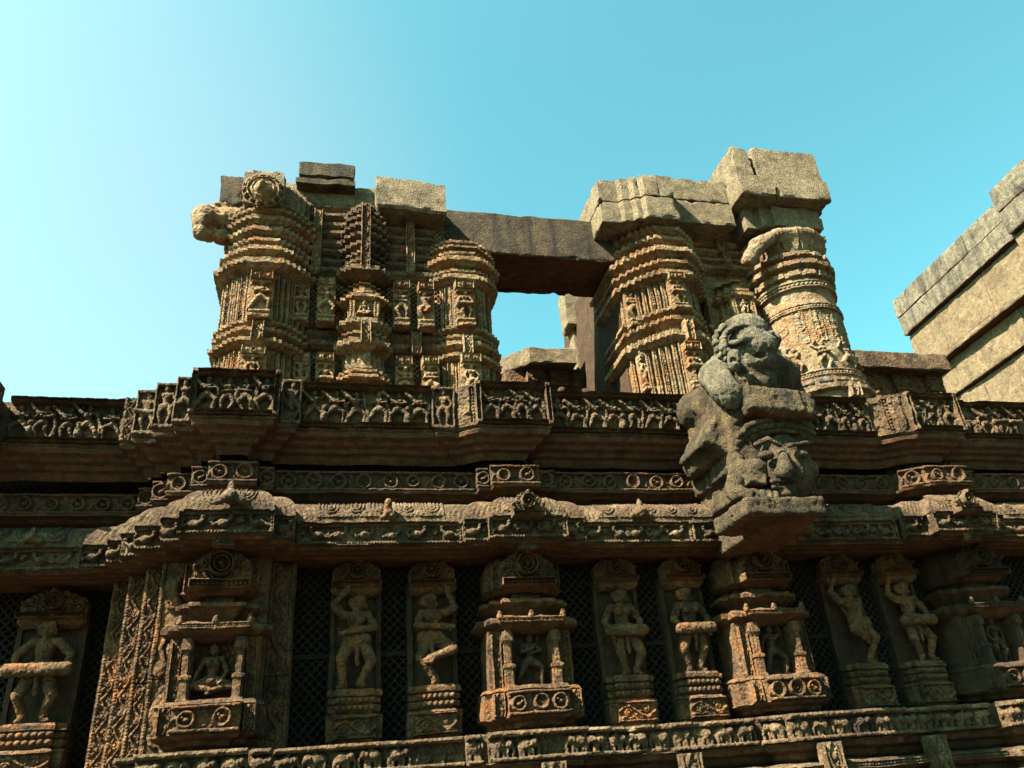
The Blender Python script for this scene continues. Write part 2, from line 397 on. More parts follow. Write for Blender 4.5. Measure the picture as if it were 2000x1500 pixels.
# ---- stone materials
GAIN = {'tan_carved_stone': 0.38, 'pale_column_stone': 0.33, 'blackened_carved_stone': 0.33, 'plain_dressed_stone': 0.35, 'pale_eroded_stone': 0.29, 'lichened_stone': 0.28, 'black_streaked_stone': 0.24, 'weathered_grey_stone': 0.34, 'brown_carved_stone': 0.37, 'red_sheltered_stone': 0.26, 'rust_brown_stone': 0.30, 'dark_screen_stone': 0.22, 'dark_slab_stone': 0.25, 'shaded_wall_stone': 0.15, 'dry_earth': 0.6, 'ochre_masonry': 0.3, 'stained_coping': 0.3}
WARM = {'shaded_wall_stone', 'weathered_grey_stone', 'brown_carved_stone', 'lichened_stone', 'dark_slab_stone', 'dark_screen_stone', 'black_streaked_stone'}
def stone(name, cols, patch=(0.30, 0.28, 0.20), patch_amt=0.45, stain=(0.035, 0.032, 0.028), stain_amt=0.5, bump=0.5, carve=0.0, scale=1.0, streak=0.0, pits=0.4, rust=None, rust_amt=0.0):
    k = GAIN.get(name, 0.6); wm = (1.07, .90, .78) if name in WARM else (1, 1, 1); sc_ = lambda c: tuple(v * k * q for v, q in zip(c, wm)); cols = [sc_(c) for c in cols]; patch = sc_(patch); stain = sc_(stain)
    m = bpy.data.materials.new(name); m.use_nodes = True; t = m.node_tree; t.nodes.clear(); N = t.nodes.new; L = t.links.new
    o = N('ShaderNodeOutputMaterial'); b = N('ShaderNodeBsdfPrincipled'); L(b.outputs[0], o.inputs[0])
    b.inputs['Roughness'].default_value = 0.92; b.inputs['Specular IOR Level'].default_value = 0.18
    g = N('ShaderNodeNewGeometry'); pos = g.outputs['Position']
    def noise(sc, det=4, rough=0.6, vec=None, dist=0.0):
        q = N('ShaderNodeTexNoise'); q.inputs['Scale'].default_value = sc * scale; q.inputs['Detail'].default_value = det
        q.inputs['Roughness'].default_value = rough; q.inputs['Distortion'].default_value = dist; L(vec or pos, q.inputs['Vector']); return q.outputs['Fac']
    def ramp(f, stops, mode='LINEAR'):
        r = N('ShaderNodeValToRGB'); r.color_ramp.interpolation = mode; e = r.color_ramp.elements
        while len(e) < len(stops): e.new(0.5)
        for k, (p, c) in enumerate(stops):
            e[k].position = p; e[k].color = (*c, 1) if len(c) == 3 else c
        L(f, r.inputs[0]); return r.outputs[0]
    def mix(f, a, c, blend='MIX'):
        q = N('ShaderNodeMix'); q.data_type = 'RGBA'; q.blend_type = blend
        if isinstance(f, float): q.inputs[0].default_value = f
        else: L(f, q.inputs[0])
        for s, v in ((6, a), (7, c)):
            if isinstance(v, tuple): q.inputs[s].default_value = (*v, 1)
            else: L(v, q.inputs[s])
        return q.outputs[2]
    def mth(op, a, c):
        q = N('ShaderNodeMath'); q.operation = op
        for s, v in ((0, a), (1, c)):
            if isinstance(v, float): q.inputs[s].default_value = v
            else: L(v, q.inputs[s])
        return q.outputs[0]
    base = ramp(noise(1.7, 6, 0.65, dist=0.4), [(0.28 + 0.44 * i / max(1, len(cols) - 1), c) for i, c in enumerate(cols)])
    wv = (1.0,) * 3; bk = (0.0,) * 3
    f1 = ramp(noise(4.3, 6, 0.7), [(0.50, bk), (0.66, (patch_amt,) * 3)])
    c1 = mix(f1, base, patch)
    f2 = ramp(noise(2.6, 7, 0.72, dist=0.6), [(0.50, bk), (0.68, (stain_amt,) * 3)])
    c2 = mix(f2, c1, stain)
    f6 = ramp(noise(13, 5, 0.75), [(0.55, bk), (0.66, (stain_amt * .75,) * 3)]); c2 = mix(f6, c2, stain)
    if rust:
        f7 = ramp(noise(2.9, 6, 0.7, None, .5), [(0.50, bk), (0.64, (rust_amt,) * 3)]); c2 = mix(f7, c2, sc_(rust))
    if streak:
        mp = N('ShaderNodeMapping'); mp.inputs['Scale'].default_value = (5.0, 5.0, 0.45); L(pos, mp.inputs[0])
        f4 = ramp(noise(1.0, 5, 0.6, mp.outputs[0]), [(0.46, bk), (0.62, (streak,) * 3)]); c2 = mix(f4, c2, stain)
    f3 = ramp(noise(44, 5, 0.8), [(0.28, (0.5,) * 3), (0.72, (1.5,) * 3)])
    c3 = mix(1.0, c2, f3, 'MULTIPLY')
    f5 = ramp(noise(11, 4, 0.6), [(0.3, (0.66,) * 3), (0.7, (1.34,) * 3)])
    c4 = mix(1.0, c3, f5, 'MULTIPLY')
    L(c4, b.inputs['Base Color'])
    h = mth('ADD', noise(24, 7, 0.75), mth('MULTIPLY', noise(85, 4, 0.8), 0.45))
    v = N('ShaderNodeTexVoronoi'); v.inputs['Scale'].default_value = 42 * scale; L(pos, v.inputs['Vector'])
    pv = ramp(v.outputs['Distance'], [(0.0, bk), (0.45, wv)])
    h = mth('ADD', h, mth('MULTIPLY', pv, pits * 0.5))
    if carve:
        v2 = N('ShaderNodeTexVoronoi'); v2.inputs['Scale'].default_value = 26; v2.feature = 'SMOOTH_F1'; L(pos, v2.inputs['Vector'])
        h = mth('ADD', h, mth('MULTIPLY', ramp(v2.outputs['Distance'], [(0.12, wv), (0.5, bk)]), carve))
    bp = N('ShaderNodeBump'); bp.inputs['Strength'].default_value = bump; bp.inputs['Distance'].default_value = 0.05
    L(h, bp.inputs['Height']); L(bp.outputs[0], b.inputs['Normal'])
    return m

M_FRZ = stone('weathered_grey_stone', [(0.085, 0.060, 0.038), (0.135, 0.098, 0.062), (0.18, 0.135, 0.085), (0.25, 0.19, 0.12)], patch=(0.40, 0.33, 0.21), patch_amt=.65, stain=(0.035, 0.029, 0.025), stain_amt=0.8, bump=.75, pits=.8, carve=.4, rust=(.40, .17, .055), rust_amt=0.1)
M_LOW = stone('brown_carved_stone', [(0.09, 0.058, 0.034), (0.15, 0.095, 0.052), (0.21, 0.135, 0.075), (0.27, 0.145, 0.062)], patch=(0.30, 0.22, 0.13), patch_amt=0.55, stain=(0.036, 0.029, 0.025), stain_amt=0.8, bump=.75, pits=.7, carve=.6, rust=(.40, .17, .055), rust_amt=0.6)
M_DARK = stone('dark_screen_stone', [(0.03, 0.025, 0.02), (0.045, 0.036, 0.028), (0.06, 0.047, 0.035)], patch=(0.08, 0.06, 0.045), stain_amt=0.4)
M_RED = stone('red_sheltered_stone', [(0.13, 0.055, 0.030), (0.19, 0.078, 0.038), (0.23, 0.105, 0.05), (0.15, 0.075, 0.042)], patch=(0.17, 0.10, 0.06), patch_amt=0.5, stain=(.06, .035, .025), stain_amt=0.6, bump=.6, rust=(.40, .17, .055), rust_amt=0.3)
M_VINE = stone('rust_brown_stone', [(0.10, 0.058, 0.036), (0.15, 0.08, 0.045), (0.23, 0.115, 0.055)], patch=(0.24, 0.16, 0.09), stain_amt=0.6, bump=.6, rust=(.40, .17, .055), rust_amt=0.45)
M_TAN = stone('tan_carved_stone', [(0.16, 0.075, 0.038), (0.27, 0.155, 0.075), (0.38, 0.25, 0.13), (0.27, 0.125, 0.055)], patch=(0.50, 0.40, 0.23), patch_amt=0.7, stain=(0.07, 0.05, 0.038), stain_amt=0.75, bump=.6, carve=.5, rust=(.40, .17, .055), rust_amt=0.8)
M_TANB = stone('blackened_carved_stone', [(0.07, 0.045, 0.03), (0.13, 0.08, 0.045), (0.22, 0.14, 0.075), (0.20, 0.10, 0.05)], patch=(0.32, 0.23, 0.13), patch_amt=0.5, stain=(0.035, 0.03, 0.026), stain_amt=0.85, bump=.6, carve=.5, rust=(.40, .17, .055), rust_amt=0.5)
M_CAP = stone('plain_dressed_stone', [(0.24, 0.175, 0.10), (0.33, 0.25, 0.15), (0.40, 0.31, 0.19)], patch=(0.48, 0.39, 0.25), stain=(0.10, 0.08, 0.055), stain_amt=0.65, bump=0.8, pits=1.2)
M_LINT = stone('black_streaked_stone', [(0.10, 0.08, 0.05), (0.17, 0.14, 0.09), (0.23, 0.19, 0.12)], patch=(0.28, 0.24, 0.15), stain=(0.03, 0.028, 0.025), stain_amt=0.9, streak=0.9, bump=.8, pits=.8)
M_LION = stone('lichened_stone', [(0.11, 0.095, 0.065), (0.18, 0.15, 0.09), (0.25, 0.20, 0.115), (0.13, 0.12, 0.095)], patch=(0.36, 0.29, 0.16), patch_amt=0.65, stain=(0.045, 0.042, 0.038), stain_amt=0.95, bump=1.0, pits=1.1, streak=.6)
M_PALE = stone('pale_eroded_stone', [(0.22, 0.19, 0.13), (0.36, 0.30, 0.20), (0.44, 0.38, 0.27)], patch=(0.54, 0.47, 0.34), stain=(0.10, 0.085, 0.06), stain_amt=0.9, bump=1.0, pits=1.2, streak=.35)
M_COL = stone('pale_column_stone', [(0.20, 0.12, 0.065), (0.32, 0.21, 0.115), (0.42, 0.30, 0.17), (0.34, 0.17, 0.07)], patch=(0.36, 0.34, 0.29), patch_amt=0.6, stain=(0.10, 0.075, 0.055), stain_amt=0.6, bump=.6, carve=.4, rust=(.40, .17, .055), rust_amt=0.75)
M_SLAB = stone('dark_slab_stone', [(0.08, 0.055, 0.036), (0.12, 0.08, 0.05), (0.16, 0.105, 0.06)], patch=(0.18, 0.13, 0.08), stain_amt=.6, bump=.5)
M_SHADED = stone('shaded_wall_stone', [(0.15, 0.09, 0.05), (0.22, 0.14, 0.075), (0.28, 0.18, 0.09)], patch=(0.24, 0.19, 0.12), stain_amt=.8, bump=.6)  # low gain puts the lintel's shade into the stone colour

# ------------------------------------------------------------------ carved motifs
BASE = dict(head=(0, .895, .07), neck=(0, .80, .05), chest=(0, .70, .06), waist=(0, .57, .05), pel=(0, .485, .06),
            sL=(-.125, .765, .05), eL=(-.20, .60, .07), hL=(-.14, .47, .12), sR=(.125, .765, .05), eR=(.20, .60, .07), hR=(.14, .47, .12),
            iL=(-.07, .46, .06), kL=(-.13, .27, .12), fL=(-.06, .03, .06), iR=(.07, .46, .06), kR=(.13, .27, .12), fR=(.06, .03, .06),
            toeL=-1, toeR=1)
POSES = {
    'up_left': dict(eL=(-.25, .89, .06), hL=(-.13, 1.03, .10), eR=(.20, .63, .11), hR=(-.10, .57, .18), head=(.035, .895, .08),
                    kL=(-.15, .30, .13), fL=(-.12, .03, .07), kR=(.17, .28, .12), fR=(.04, .04, .09), pel=(.01, .48, .06)),
    'up_right': dict(eR=(.25, .82, .07), hR=(.17, 1.01, .10), eL=(-.19, .63, .11), hL=(.14, .60, .18), head=(-.03, .895, .08),
                     kL=(-.15, .29, .10), fL=(.03, .03, .07), kR=(.20, .36, .16), fR=(-.10, .24, .18), pel=(-.03, .48, .06)),
    'drum': dict(eL=(-.22, .61, .08), hL=(-.19, .47, .15), eR=(.22, .61, .08), hR=(.15, .49, .17), kL=(-.09, .27, .13), fL=(-.02, .03, .06), kR=(.17, .26, .12), fR=(.09, .03, .06), head=(.02, .895, .08)),
    'wide_drum': dict(eL=(-.25, .64, .08), hL=(-.24, .50, .14), eR=(.25, .64, .08), hR=(.24, .50, .14), kL=(-.15, .25, .13), fL=(-.07, .03, .06), kR=(.15, .25, .12), fR=(.09, .03, .06)),
    'twist': dict(eL=(-.24, .88, .05), hL=(-.17, 1.03, .07), head=(.03, .885, .09), chest=(-.04, .69, .06), waist=(-.01, .57, .05), pel=(.05, .48, .06),
                  eR=(.03, .58, .13), hR=(-.10, .44, .15), iL=(-.01, .46, .08), iR=(.11, .45, .06), kR=(.19, .30, .12), fR=(.05, .03, .07), kL=(-.08, .38, .17), fL=(.05, .30, .14)),
    'drum_up': dict(eL=(-.24, .84, .05), hL=(-.19, 1.03, .08), eR=(.23, .63, .07), hR=(.20, .49, .13), kL=(-.10, .27, .13), fL=(.0, .03, .06), kR=(.17, .27, .12), fR=(.12, .03, .06)),
    'sit': dict(head=(0, .895, .08), kL=(-.28, .40, .12), fL=(.05, .33, .16), kR=(.28, .40, .12), fR=(-.05, .30, .14), eL=(-.21, .60, .06), hL=(-.26, .45, .12)),
    'lunge': dict(kL=(-.20, .25, .08), fL=(-.34, .03, .05), kR=(.22, .34, .12), fR=(.20, .03, .08), eL=(-.16, .64, .12), hL=(.02, .68, .18), eR=(.22, .66, .12), hR=(.06, .62, .18), head=(.03, .895, .08)),
    'march': dict(kL=(-.06, .27, .08), fL=(-.16, .03, .05), kR=(.17, .30, .12), fR=(.12, .03, .08), eL=(-.2, .66, .12), hL=(-.05, .60, .18), eR=(.2, .64, .1), hR=(.05, .70, .17), head=(-.03, .895, .08)),
    'dance': dict(kL=(-.22, .30, .10), fL=(-.08, .03, .06), kR=(.22, .30, .10), fR=(.10, .03, .06), eL=(-.26, .80, .07), hL=(-.17, .97, .08), eR=(.24, .62, .08), hR=(.30, .46, .1)),
    'kneel': dict(kL=(-.20, .22, .12), fL=(-.25, .05, .05), kR=(.25, .30, .10), fR=(.22, .03, .07), eL=(-.23, .63, .07), hL=(-.28, .48, .1), eR=(.24, .78, .08), hR=(.18, .95, .1)),
    'stand': dict(),
}
def body(pose, bust=True, fine=False, bun=0):
    J = dict(BASE); J.update(POSES[pose]); v = {k: np.array(x, float) if not isinstance(x, int) else x for k, x in J.items()}
    P = []
    add = lambda a, b, ra, rb: P.append((v[a] if isinstance(a, str) else np.array(a), v[b] if isinstance(b, str) else np.array(b), ra, rb))
    add('neck', 'head', .042, .045)
    add('chest', 'waist', .088, .066); add('waist', 'pel', .066, .098)
    add('sL', 'sR', .05, .05); add('iL', 'iR', .078, .078)
    for s in 'LR':
        add('s' + s, 'e' + s, .045, .036); add('e' + s, 'h' + s, .037, .026)
        add('i' + s, 'k' + s, .078, .052); add('k' + s, 'f' + s, .052, .032)
        f = v['f' + s]; add(f, f + np.array([.055 * v['toe' + s], -.012, .035]), .03, .022)
        h, e = v['h' + s], v['e' + s]; d = (h - e) / (np.linalg.norm(h - e) + 1e-9)
        add(h, h + d * .045, .028, .022)
        if fine:
            sd = np.array([-d[1], d[0], 0])
            for q in (-1.2, -.4, .4, 1.2): add(h + d * .04 + sd * q * .011, h + d * (.088 - abs(q) * .008) + sd * q * .014 + np.array([0, 0, .006]), .0095, .008)
            add(h + d * .012 - sd * .022, h + d * .045 - sd * .046, .010, .008)
            add(e + (h - e) * .82, e + (h - e) * .88, .036, .036)            # bangle
            add(v['s' + s] + (e - v['s' + s]) * .5, v['s' + s] + (e - v['s' + s]) * .56, .048, .048)   # armlet
            f0 = v['k' + s] + (f - v['k' + s]) * .85; add(f0, f0 + np.array([0, -.012, 0]), .042, .042)  # anklet
    hd = v['head']; add(hd + np.array([0, -.025, .0]), hd + np.array([0, .025, -.005]), .058, .066)
    if bust:
        for q in (-1, 1): c = v['chest'] + np.array([q * .052, .012, .072]); add(c, c + np.array([0, .004, .008]), .046, .044)
    if fine:
        add(hd + np.array([0, .012, .055]), hd + np.array([0, -.018, .075]), .008, .014)     # nose
        add(hd + np.array([-.016, -.042, .057]), hd + np.array([.016, -.042, .057]), .010, .010)   # lips
        for q in (-1, 1):
            add(hd + np.array([q * .026, .008, .055]), hd + np.array([q * .030, .008, .052]), .010, .009)   # eyes
            add(hd + np.array([q * .064, -.01, .0]), hd + np.array([q * .066, -.04, .0]), .016, .024)      # ear and ear ring
        add(hd + np.array([-.045, .045, .02]), hd + np.array([.045, .045, .02]), .03, .03)       # hair line
        b = .07 if bun >= 0 else -.07; add(hd + np.array([b if bun else 0, .055 if not bun else .02, -.02]), hd + np.array([b if bun else 0, .07 if not bun else .0, -.02]), .05, .045)
        pl = v['pel']; add(pl + np.array([-.085, .02, .02]), pl + np.array([.085, .02, .02]), .072, .072)  # girdle
        add(pl + np.array([0, -.06, .09]), pl + np.array([0.01, -.24, .08]), .026, .02)              # hanging sash
        nk = v['neck']; add(nk + np.array([-.03, -.025, .05]), nk + np.array([.03, -.025, .05]), .016, .016)
    else:
        add(hd + np.array([0, .05, -.01]), hd + np.array([0, .085, -.01]), .05, .03)
        add(hd + np.array([-.06, -.01, -.01]), hd + np.array([.06, -.01, -.01]), .022, .022)
    if pose in ('drum', 'wide_drum', 'drum_up'):
        a = .27 if pose == 'wide_drum' else .2
        c = v['pel'] + np.array([0, -.0, .13]); add(c + np.array([-a, 0, 0]), c + np.array([a, .0, 0]), .062, .062)
    return P

SMALL = ['lunge', 'march', 'dance', 'march', 'drum', 'lunge', 'up_left', 'up_right', 'kneel', 'stand']
def frieze_relief(w, h, seed, framed=True, kind='dancers'):
    rnd = random.Random(seed); c = Relief(w, h)
    m = .058; n = max(1, int(round((w - .08) / .225))); pit = (w - (2 * m if framed else 0)) / n
    x0 = m if framed else 0
    for i in range(n):
        x = x0 + (i + .5) * pit + rnd.uniform(-.02, .02); s = (h - 2 * m) * rnd.uniform(.92, 1.0)
        ps = rnd.choice(SMALL) if kind == 'dancers' else rnd.choice(['lunge', 'lunge', 'march', 'lunge', 'kneel'])
        fl = rnd.choice((-1, 1)) if kind == 'dancers' else 1
        c.prims(body(ps), x, m * .9, s * 1.02, .015, .8, fl)
        if rnd.random() < .75:        # sword, staff or scarf
            c.cap(x - .02, m + s * .62, x - .13 - rnd.random() * .04, m + s * (.9 + .1 * rnd.random()), .018, .024, .08, .07)
        q = rnd.random(); xe = x + pit * .47
        if q < .5:                    # leaning plant or snake between figures
            c.stroke([(xe + .022 * math.sin(t * 5 + seed), m + t * s * .75) for t in np.linspace(0, 1, 8)], .026, .04, .016)
        elif q < .8:
            c.dome(xe, m + s * .18, .05, s * .22, .085); c.dome(xe, m + s * .45, .038, .042, .085)
        else: c.dome(xe, m + s * .5, .045, s * .3, .065)
    c.frame(m, .12, True, framed)
    c.rough(.010, seed); return c
def vine_relief(w, h, seed, scale=1.0):
    rnd = random.Random(seed); c = Relief(w, h); p = h * 1.25 * scale; n = max(1, int(round(w / p))); p = w / n; R = h * .33
    for i in range(n):
        R = h * rnd.uniform(.29, .37); cx = (i + .5 + rnd.uniform(-.05, .05)) * p; cy = h / 2 + (.02 * h if i % 2 else -.02 * h); sg = 1 if i % 2 else -1
        c.ring(cx, cy, R, .018, .055); c.ring(cx, cy, R * .80, .008, .03)
        c.stroke([(cx - R * .9, cy - sg * R * .6), (cx - p * .42, cy), (cx - p * .5, cy + sg * R * .7), (cx - p * .56, h * (.5 + sg * .4))], .014, .006)
        c.spiral(cx + p * .5, h * .5 + sg * h * .26, h * .12, 1.1, .010, rnd.random() * 6, sg); c.spiral(cx + p * .46, h * .5 - sg * h * .24, h * .10, 1.0, .009, 1, -sg)
        for q in range(9): c.dome(cx + rnd.uniform(-.5, .5) * p, rnd.choice((.1, .2, .8, .9)) * h, h * .06, h * .05, .03)
        if rnd.random() < .25:
            c.spiral(cx, cy, R * .7, 1.8, R * .13, rnd.random() * 6, rnd.choice((-1, 1)), .02); continue
        d = rnd.choice((-1, 1))       # a beast inside each roundel
        c.dome(cx, cy - R * .05, R * .52, R * .36, .06, rot=.2 * d); c.dome(cx + d * R * .45, cy + R * .28, R * .24, R * .24, .065)
        for q in (-.35, .3): c.cap(cx + q * R, cy - R * .2, cx + q * R + .01, cy - R * .62, .012, .009, .012)
        c.stroke([(cx - d * R * .5, cy), (cx - d * R * .68, cy + R * .3), (cx - d * R * .4, cy + R * .55)], .009, .01)
    for y in (.012, h - .012): c.rect(0, w, y - .012, y + .012, .055)
    c.rough(.007, seed); return c
def goose_relief(w, h, seed, framed=True):
    rnd = random.Random(seed); c = Relief(w, h); m = .042; n = max(1, int(round((w - (m * 2 if framed else 0)) / .25))); p = (w - (2 * m if framed else 0)) / n
    for i in range(n):
        x = (m if framed else 0) + (i + .5) * p; y = h * .5; d = 1 if (seed + i) % 5 else -1; b = h * .5
        c.dome(x - d * .03, y - .012, .066, .046, .082, rot=-.15 * d)
        c.stroke([(x + d * .02, y + .005), (x + d * .045, y + .03), (x + d * .035, y + .058)], .020, .045, .016); c.dome(x + d * .045, y + .058, .025, .019, .075)
        c.stroke([(x - d * .085, y - .01), (x - d * .12, y - .03), (x - d * .14, y + .0), (x - d * .12, y + .035)], .019, .03, .012)
        for q in (-.03, .01): c.cap(x + q, y - .03, x + q + .008, m, .009, .011, .01)
        if rnd.random() < .6: c.spiral(x + d * p * .42, y + .02, .03, 1.3, .012, rnd.random() * 6, 1, .025)
    c.frame(m, .085, True, framed); c.rough(.007, seed); return c
def elephant_relief(w, h, seed):
    rnd = random.Random(seed); c = Relief(w, h); n = max(1, int(round(w / .235))); p = w / n; m = .03
    for i in range(n):
        x = (i + .5) * p; d = rnd.choice((1, 1, 1, -1)); s = h * rnd.uniform(.9, 1.0); y = m
        if rnd.random() < .14:
            c.spiral(x, h * .5, h * .3, 1.6, .016, rnd.random() * 6); c.stroke([(x - .08, m), (x - .05, h * .5), (x - .09, h * .85)], .018, .01); continue
        c.dome(x - d * s * .08, y + s * .42, s * .36, s * .26, .095); c.dome(x + d * s * .28, y + s * .48, s * .18, s * .20, .10)
        c.dome(x + d * s * .17, y + s * .46, s * .10, s * .16, .11)
        c.stroke([(x + d * s * .38, y + s * .45), (x + d * s * .46, y + s * .25), (x + d * s * .42, y + s * .05), (x + d * s * .5, y + s * .0)], s * .075, .05, s * .045)
        for q in (-.32, -.18, .05, .18): c.cap(x + d * s * q, y + s * .3, x + d * s * q, y + .005, s * .085, s * .075, .05)
        c.stroke([(x - d * s * .42, y + s * .5), (x - d * s * .48, y + s * .3)], .01, .01)
        if rnd.random() < .35: c.cap(x, y + s * .62, x + .01, y + s * .84, .026, .022, .03)
    c.rect(0, w, h - .045, h, .10, .02); c.rect(0, w, 0, .032, .10, .012)
    c.rough(.010, seed); return c
def scroll_strip(w, h, seed, beads=True, vert=True, m=.03):
    """upright (or lying) beaded strip with a winding tendril"""
    a, b = (w, h) if vert else (h, w); c = Relief(a, b); rnd = random.Random(seed)
    mm = m if beads else .012; iw = a - 2 * mm; p = iw * 1.35; n = max(1, int(round(b / p))); p = b / n
    c.stroke([(a / 2 + iw * .30 * math.sin(math.pi * t), t * p) for t in np.linspace(0, n, n * 8 + 1)], iw * .085, .014)
    for i in range(n):
        s = 1 if i % 2 else -1; cy = (i + .5) * p
        c.spiral(a / 2 + s * iw * .10, cy, iw * .27, 1.4, iw * .075, -s * 1.2, s, .010)
        c.dome(a / 2 - s * iw * .36, cy + p * .1, iw * .14, p * .17, .034); c.dome(a / 2 + s * iw * .40, cy - p * .35, iw * .12, p * .14, .03)
    for i in range(n):
        for q in range(7):
            c.dome(mm + iw * rnd.random(), (i + rnd.random()) * p, iw * rnd.uniform(.06, .11), iw * rnd.uniform(.05, .12), .02, 0, rnd.random() * 3)
        s = 1 if i % 2 else -1
        c.spiral(a / 2 - s * iw * .28, (i + .5) * p + p * .28, iw * .13, 1.1, iw * .05, 1, -s, .008); c.spiral(a / 2 - s * iw * .30, (i + .5) * p - p * .22, iw * .12, 1.1, iw * .045, 3, s, .008)
        c.stroke([(a / 2 + s * iw * .30, (i + .5) * p - p * .3), (a / 2 + s * iw * .42, (i + .5) * p), (a / 2 + s * iw * .32, (i + .5) * p + p * .3)], iw * .045, .012)
    for x0, x1 in ((0, mm), (a - mm, a)):
        c.rect(x0, x1, 0, b, .048)
        if beads:
            c.pit(x0 + .007, x1 - .007, 0, b, .016); c.beads(0, b, (x0 + x1) / 2, mm * .26, 2.5, .012, vert=True)
    c.rough(.006, seed)
    if not vert:
        d = Relief(w, h); d.H = c.H.T.copy(); d.ny, d.nx = d.H.shape; d.x = np.linspace(0, w, d.nx); d.y = np.linspace(0, h, d.ny); return d
    return c
def fluted_strip(w, h, seed):
    """narrow shaft facet: bead line, groove, chequer"""
    c = Relief(w, h); n = max(2, int(w / .028)); p = w / n
    for i in range(n):
        x = (i + .5) * p
        if i % 2: c.rect(x - p * .42, x + p * .42, 0, h, .012, .006)
        else: c.beads(0, h, x, p * .4, 2.4, 0, vert=True)
    c.rough(.003, seed); return c
def lattice_relief(w, h, pitch=.062, res=.009, depth=.07):
    c = Relief(w, h, res); X, Y = np.meshgrid(c.x, c.y)
    u = ((X + Y) / pitch / 1.414) % 1; v = ((X - Y) / pitch / 1.414) % 1
    d = np.maximum(np.abs(u - .5), np.abs(v - .5)); c.H = np.where(d < .285, -depth, 0.0) + .008 * vnoise(np.stack([X, Y, X * 0 + w], -1), 9, 4)
    return c
def pediment_relief(w, h, seed, arch=True):
    """scrolled pediment: round medallion, flanking curls, finial and a row of beads along the foot"""
    c = Relief(w, h, .007, base=0.0); X, Y = np.meshgrid(c.x, c.y)
    X = X - w / 2; b = h * .2
    top = h - (h * .42) * (np.abs(X) / (w / 2)) ** 1.8 - .014 * np.abs(np.sin(X / w * 22))
    if arch: c.mask = (Y <= top)
    rnd = random.Random(seed); cx = w / 2; R = min(w * .2, h * .27); cy = b + (h - b) * .47
    for r_, hh in ((R, .05), (R * .68, .04)): c.ring(cx, cy, r_, R * .12, hh)
    c.spiral(cx, cy, R * .45, 1.6, R * .11, seed, 1, .005); c.dome(cx, cy, R * .2, R * .2, .05)
    c.dome(cx, h - h * .10, w * .05, h * .10, .055); c.cap(cx, cy + R, cx, h - h * .1, w * .035, w * .03, .01)
    for s in (-1, 1):
        c.spiral(cx + s * w * .19, h * .80, w * .07, 1.3, w * .022, 1.5, s); c.spiral(cx + s * w * .335, h * .60, w * .085, 1.4, w * .024, 1.6, s)
        c.spiral(cx + s * w * .40, h * .36, w * .06, 1.2, w * .02, 1.5, -s); c.spiral(cx + s * w * .26, h * .34, w * .055, 1.2, w * .018, 0, s)
        c.stroke([(cx + s * w * .12, b + .01), (cx + s * w * .2, h * .42), (cx + s * w * .30, h * .44)], w * .018, .006)
        c.dome(cx + s * w * .45, h * .5, w * .035, h * .07, .04)
    c.rect(0, w, 0, b, .045); c.pit(.015, w - .015, b * .25, b * .75, .012); c.beads(.015, w - .015, b * .5, b * .2, 2.6, .012)
    c.H = c.H * 2.3 * (w / .5); c.rough(.006, seed)
    return c
def niche_relief(w, h, pose, seed):
    c = Relief(w, h); m = .05
    c.prims(body(pose), w * .48, h * (.02 if pose != 'sit' else -.2), h * (.93 if pose != 'sit' else 1.1), .04, 1.2, 1)
    if pose == 'lunge':
        c.prims(body('stand'), w * .75, 0, h * .5, 0, .8, 1); c.dome(w * .72, h * .2, w * .16, h * .12, .07); c.cap(w * .7, h * .62, w * .76, h * .92, .02, .03, .02)
    elif pose != 'sit':
        c.prims(body('stand'), w * .82, 0, h * .45, 0, .8, 1)
    else: c.ring(w * .48, h * .72, h * .2, .018, .03)
    c.rough(.006, seed); return c
def small_stele(w, h, pose, seed):
    """little figure standing on a base under a carved tablet, one slab"""
    c = Relief(w, h, .007); rnd = random.Random(seed)
    ht, hb = h * .17, h * .17
    fs = (h - ht - hb) * .98
    c.prims(body(pose), w / 2, hb, fs, .0, .85, rnd.choice((-1, 1)))
    c.rect(w * .04, w * .96, h - ht, h, .085, .01); c.pit(w * .1, w * .9, h - ht * .88, h - ht * .12, .06)
    c.ring(w / 2, h - ht / 2, ht * .26, ht * .08, .09); c.spiral(w * .25, h - ht / 2, ht * .22, 1.2, ht * .07, 0, 1, .065); c.spiral(w * .75, h - ht / 2, ht * .22, 1.2, ht * .07, 3, -1, .065); c.dome(w / 2, h - ht / 2, ht * .14, ht * .14, .09)
    c.rect(w * .1, w * .9, h - ht * 1.35, h - ht, .055, .02)
    c.rect(w * .04, w * .96, 0, hb * .42, .085); c.rect(w * .12, w * .88, hb * .42, hb * .6, .055); c.rect(w * .06, w * .94, hb * .6, hb, .075, .02)
    c.rough(.005, seed); return c

def put(name, c, fn, mat, parent, thick=.06, amp=.004, soffit=None, smooth=50):
    V, F = relief_mesh(c, fn, thick, amp)
    o = mk(name, V, F, mat, parent, soffit=soffit, smooth=smooth); return o

# ------------------------------------------------------------------ ground
gx = np.linspace(-400, 400, 41); X, Y = np.meshgrid(gx, gx)
M_GND = stone('dry_earth', [(0.07, 0.05, 0.035), (0.085, 0.06, 0.04), (0.05, 0.055, 0.025)], patch=(0.04, 0.055, 0.02), bump=.3)
I = np.arange(41 * 41).reshape(41, 41)
g = mk('ground', np.stack([X.ravel(), Y.ravel(), X.ravel() * 0], 1), np.stack([I[:-1, :-1], I[:-1, 1:], I[1:, 1:], I[1:, :-1]], -1).reshape(-1, 4), M_GND, loc=(0, 0, 0), smooth=0)
g['kind'] = 'structure'

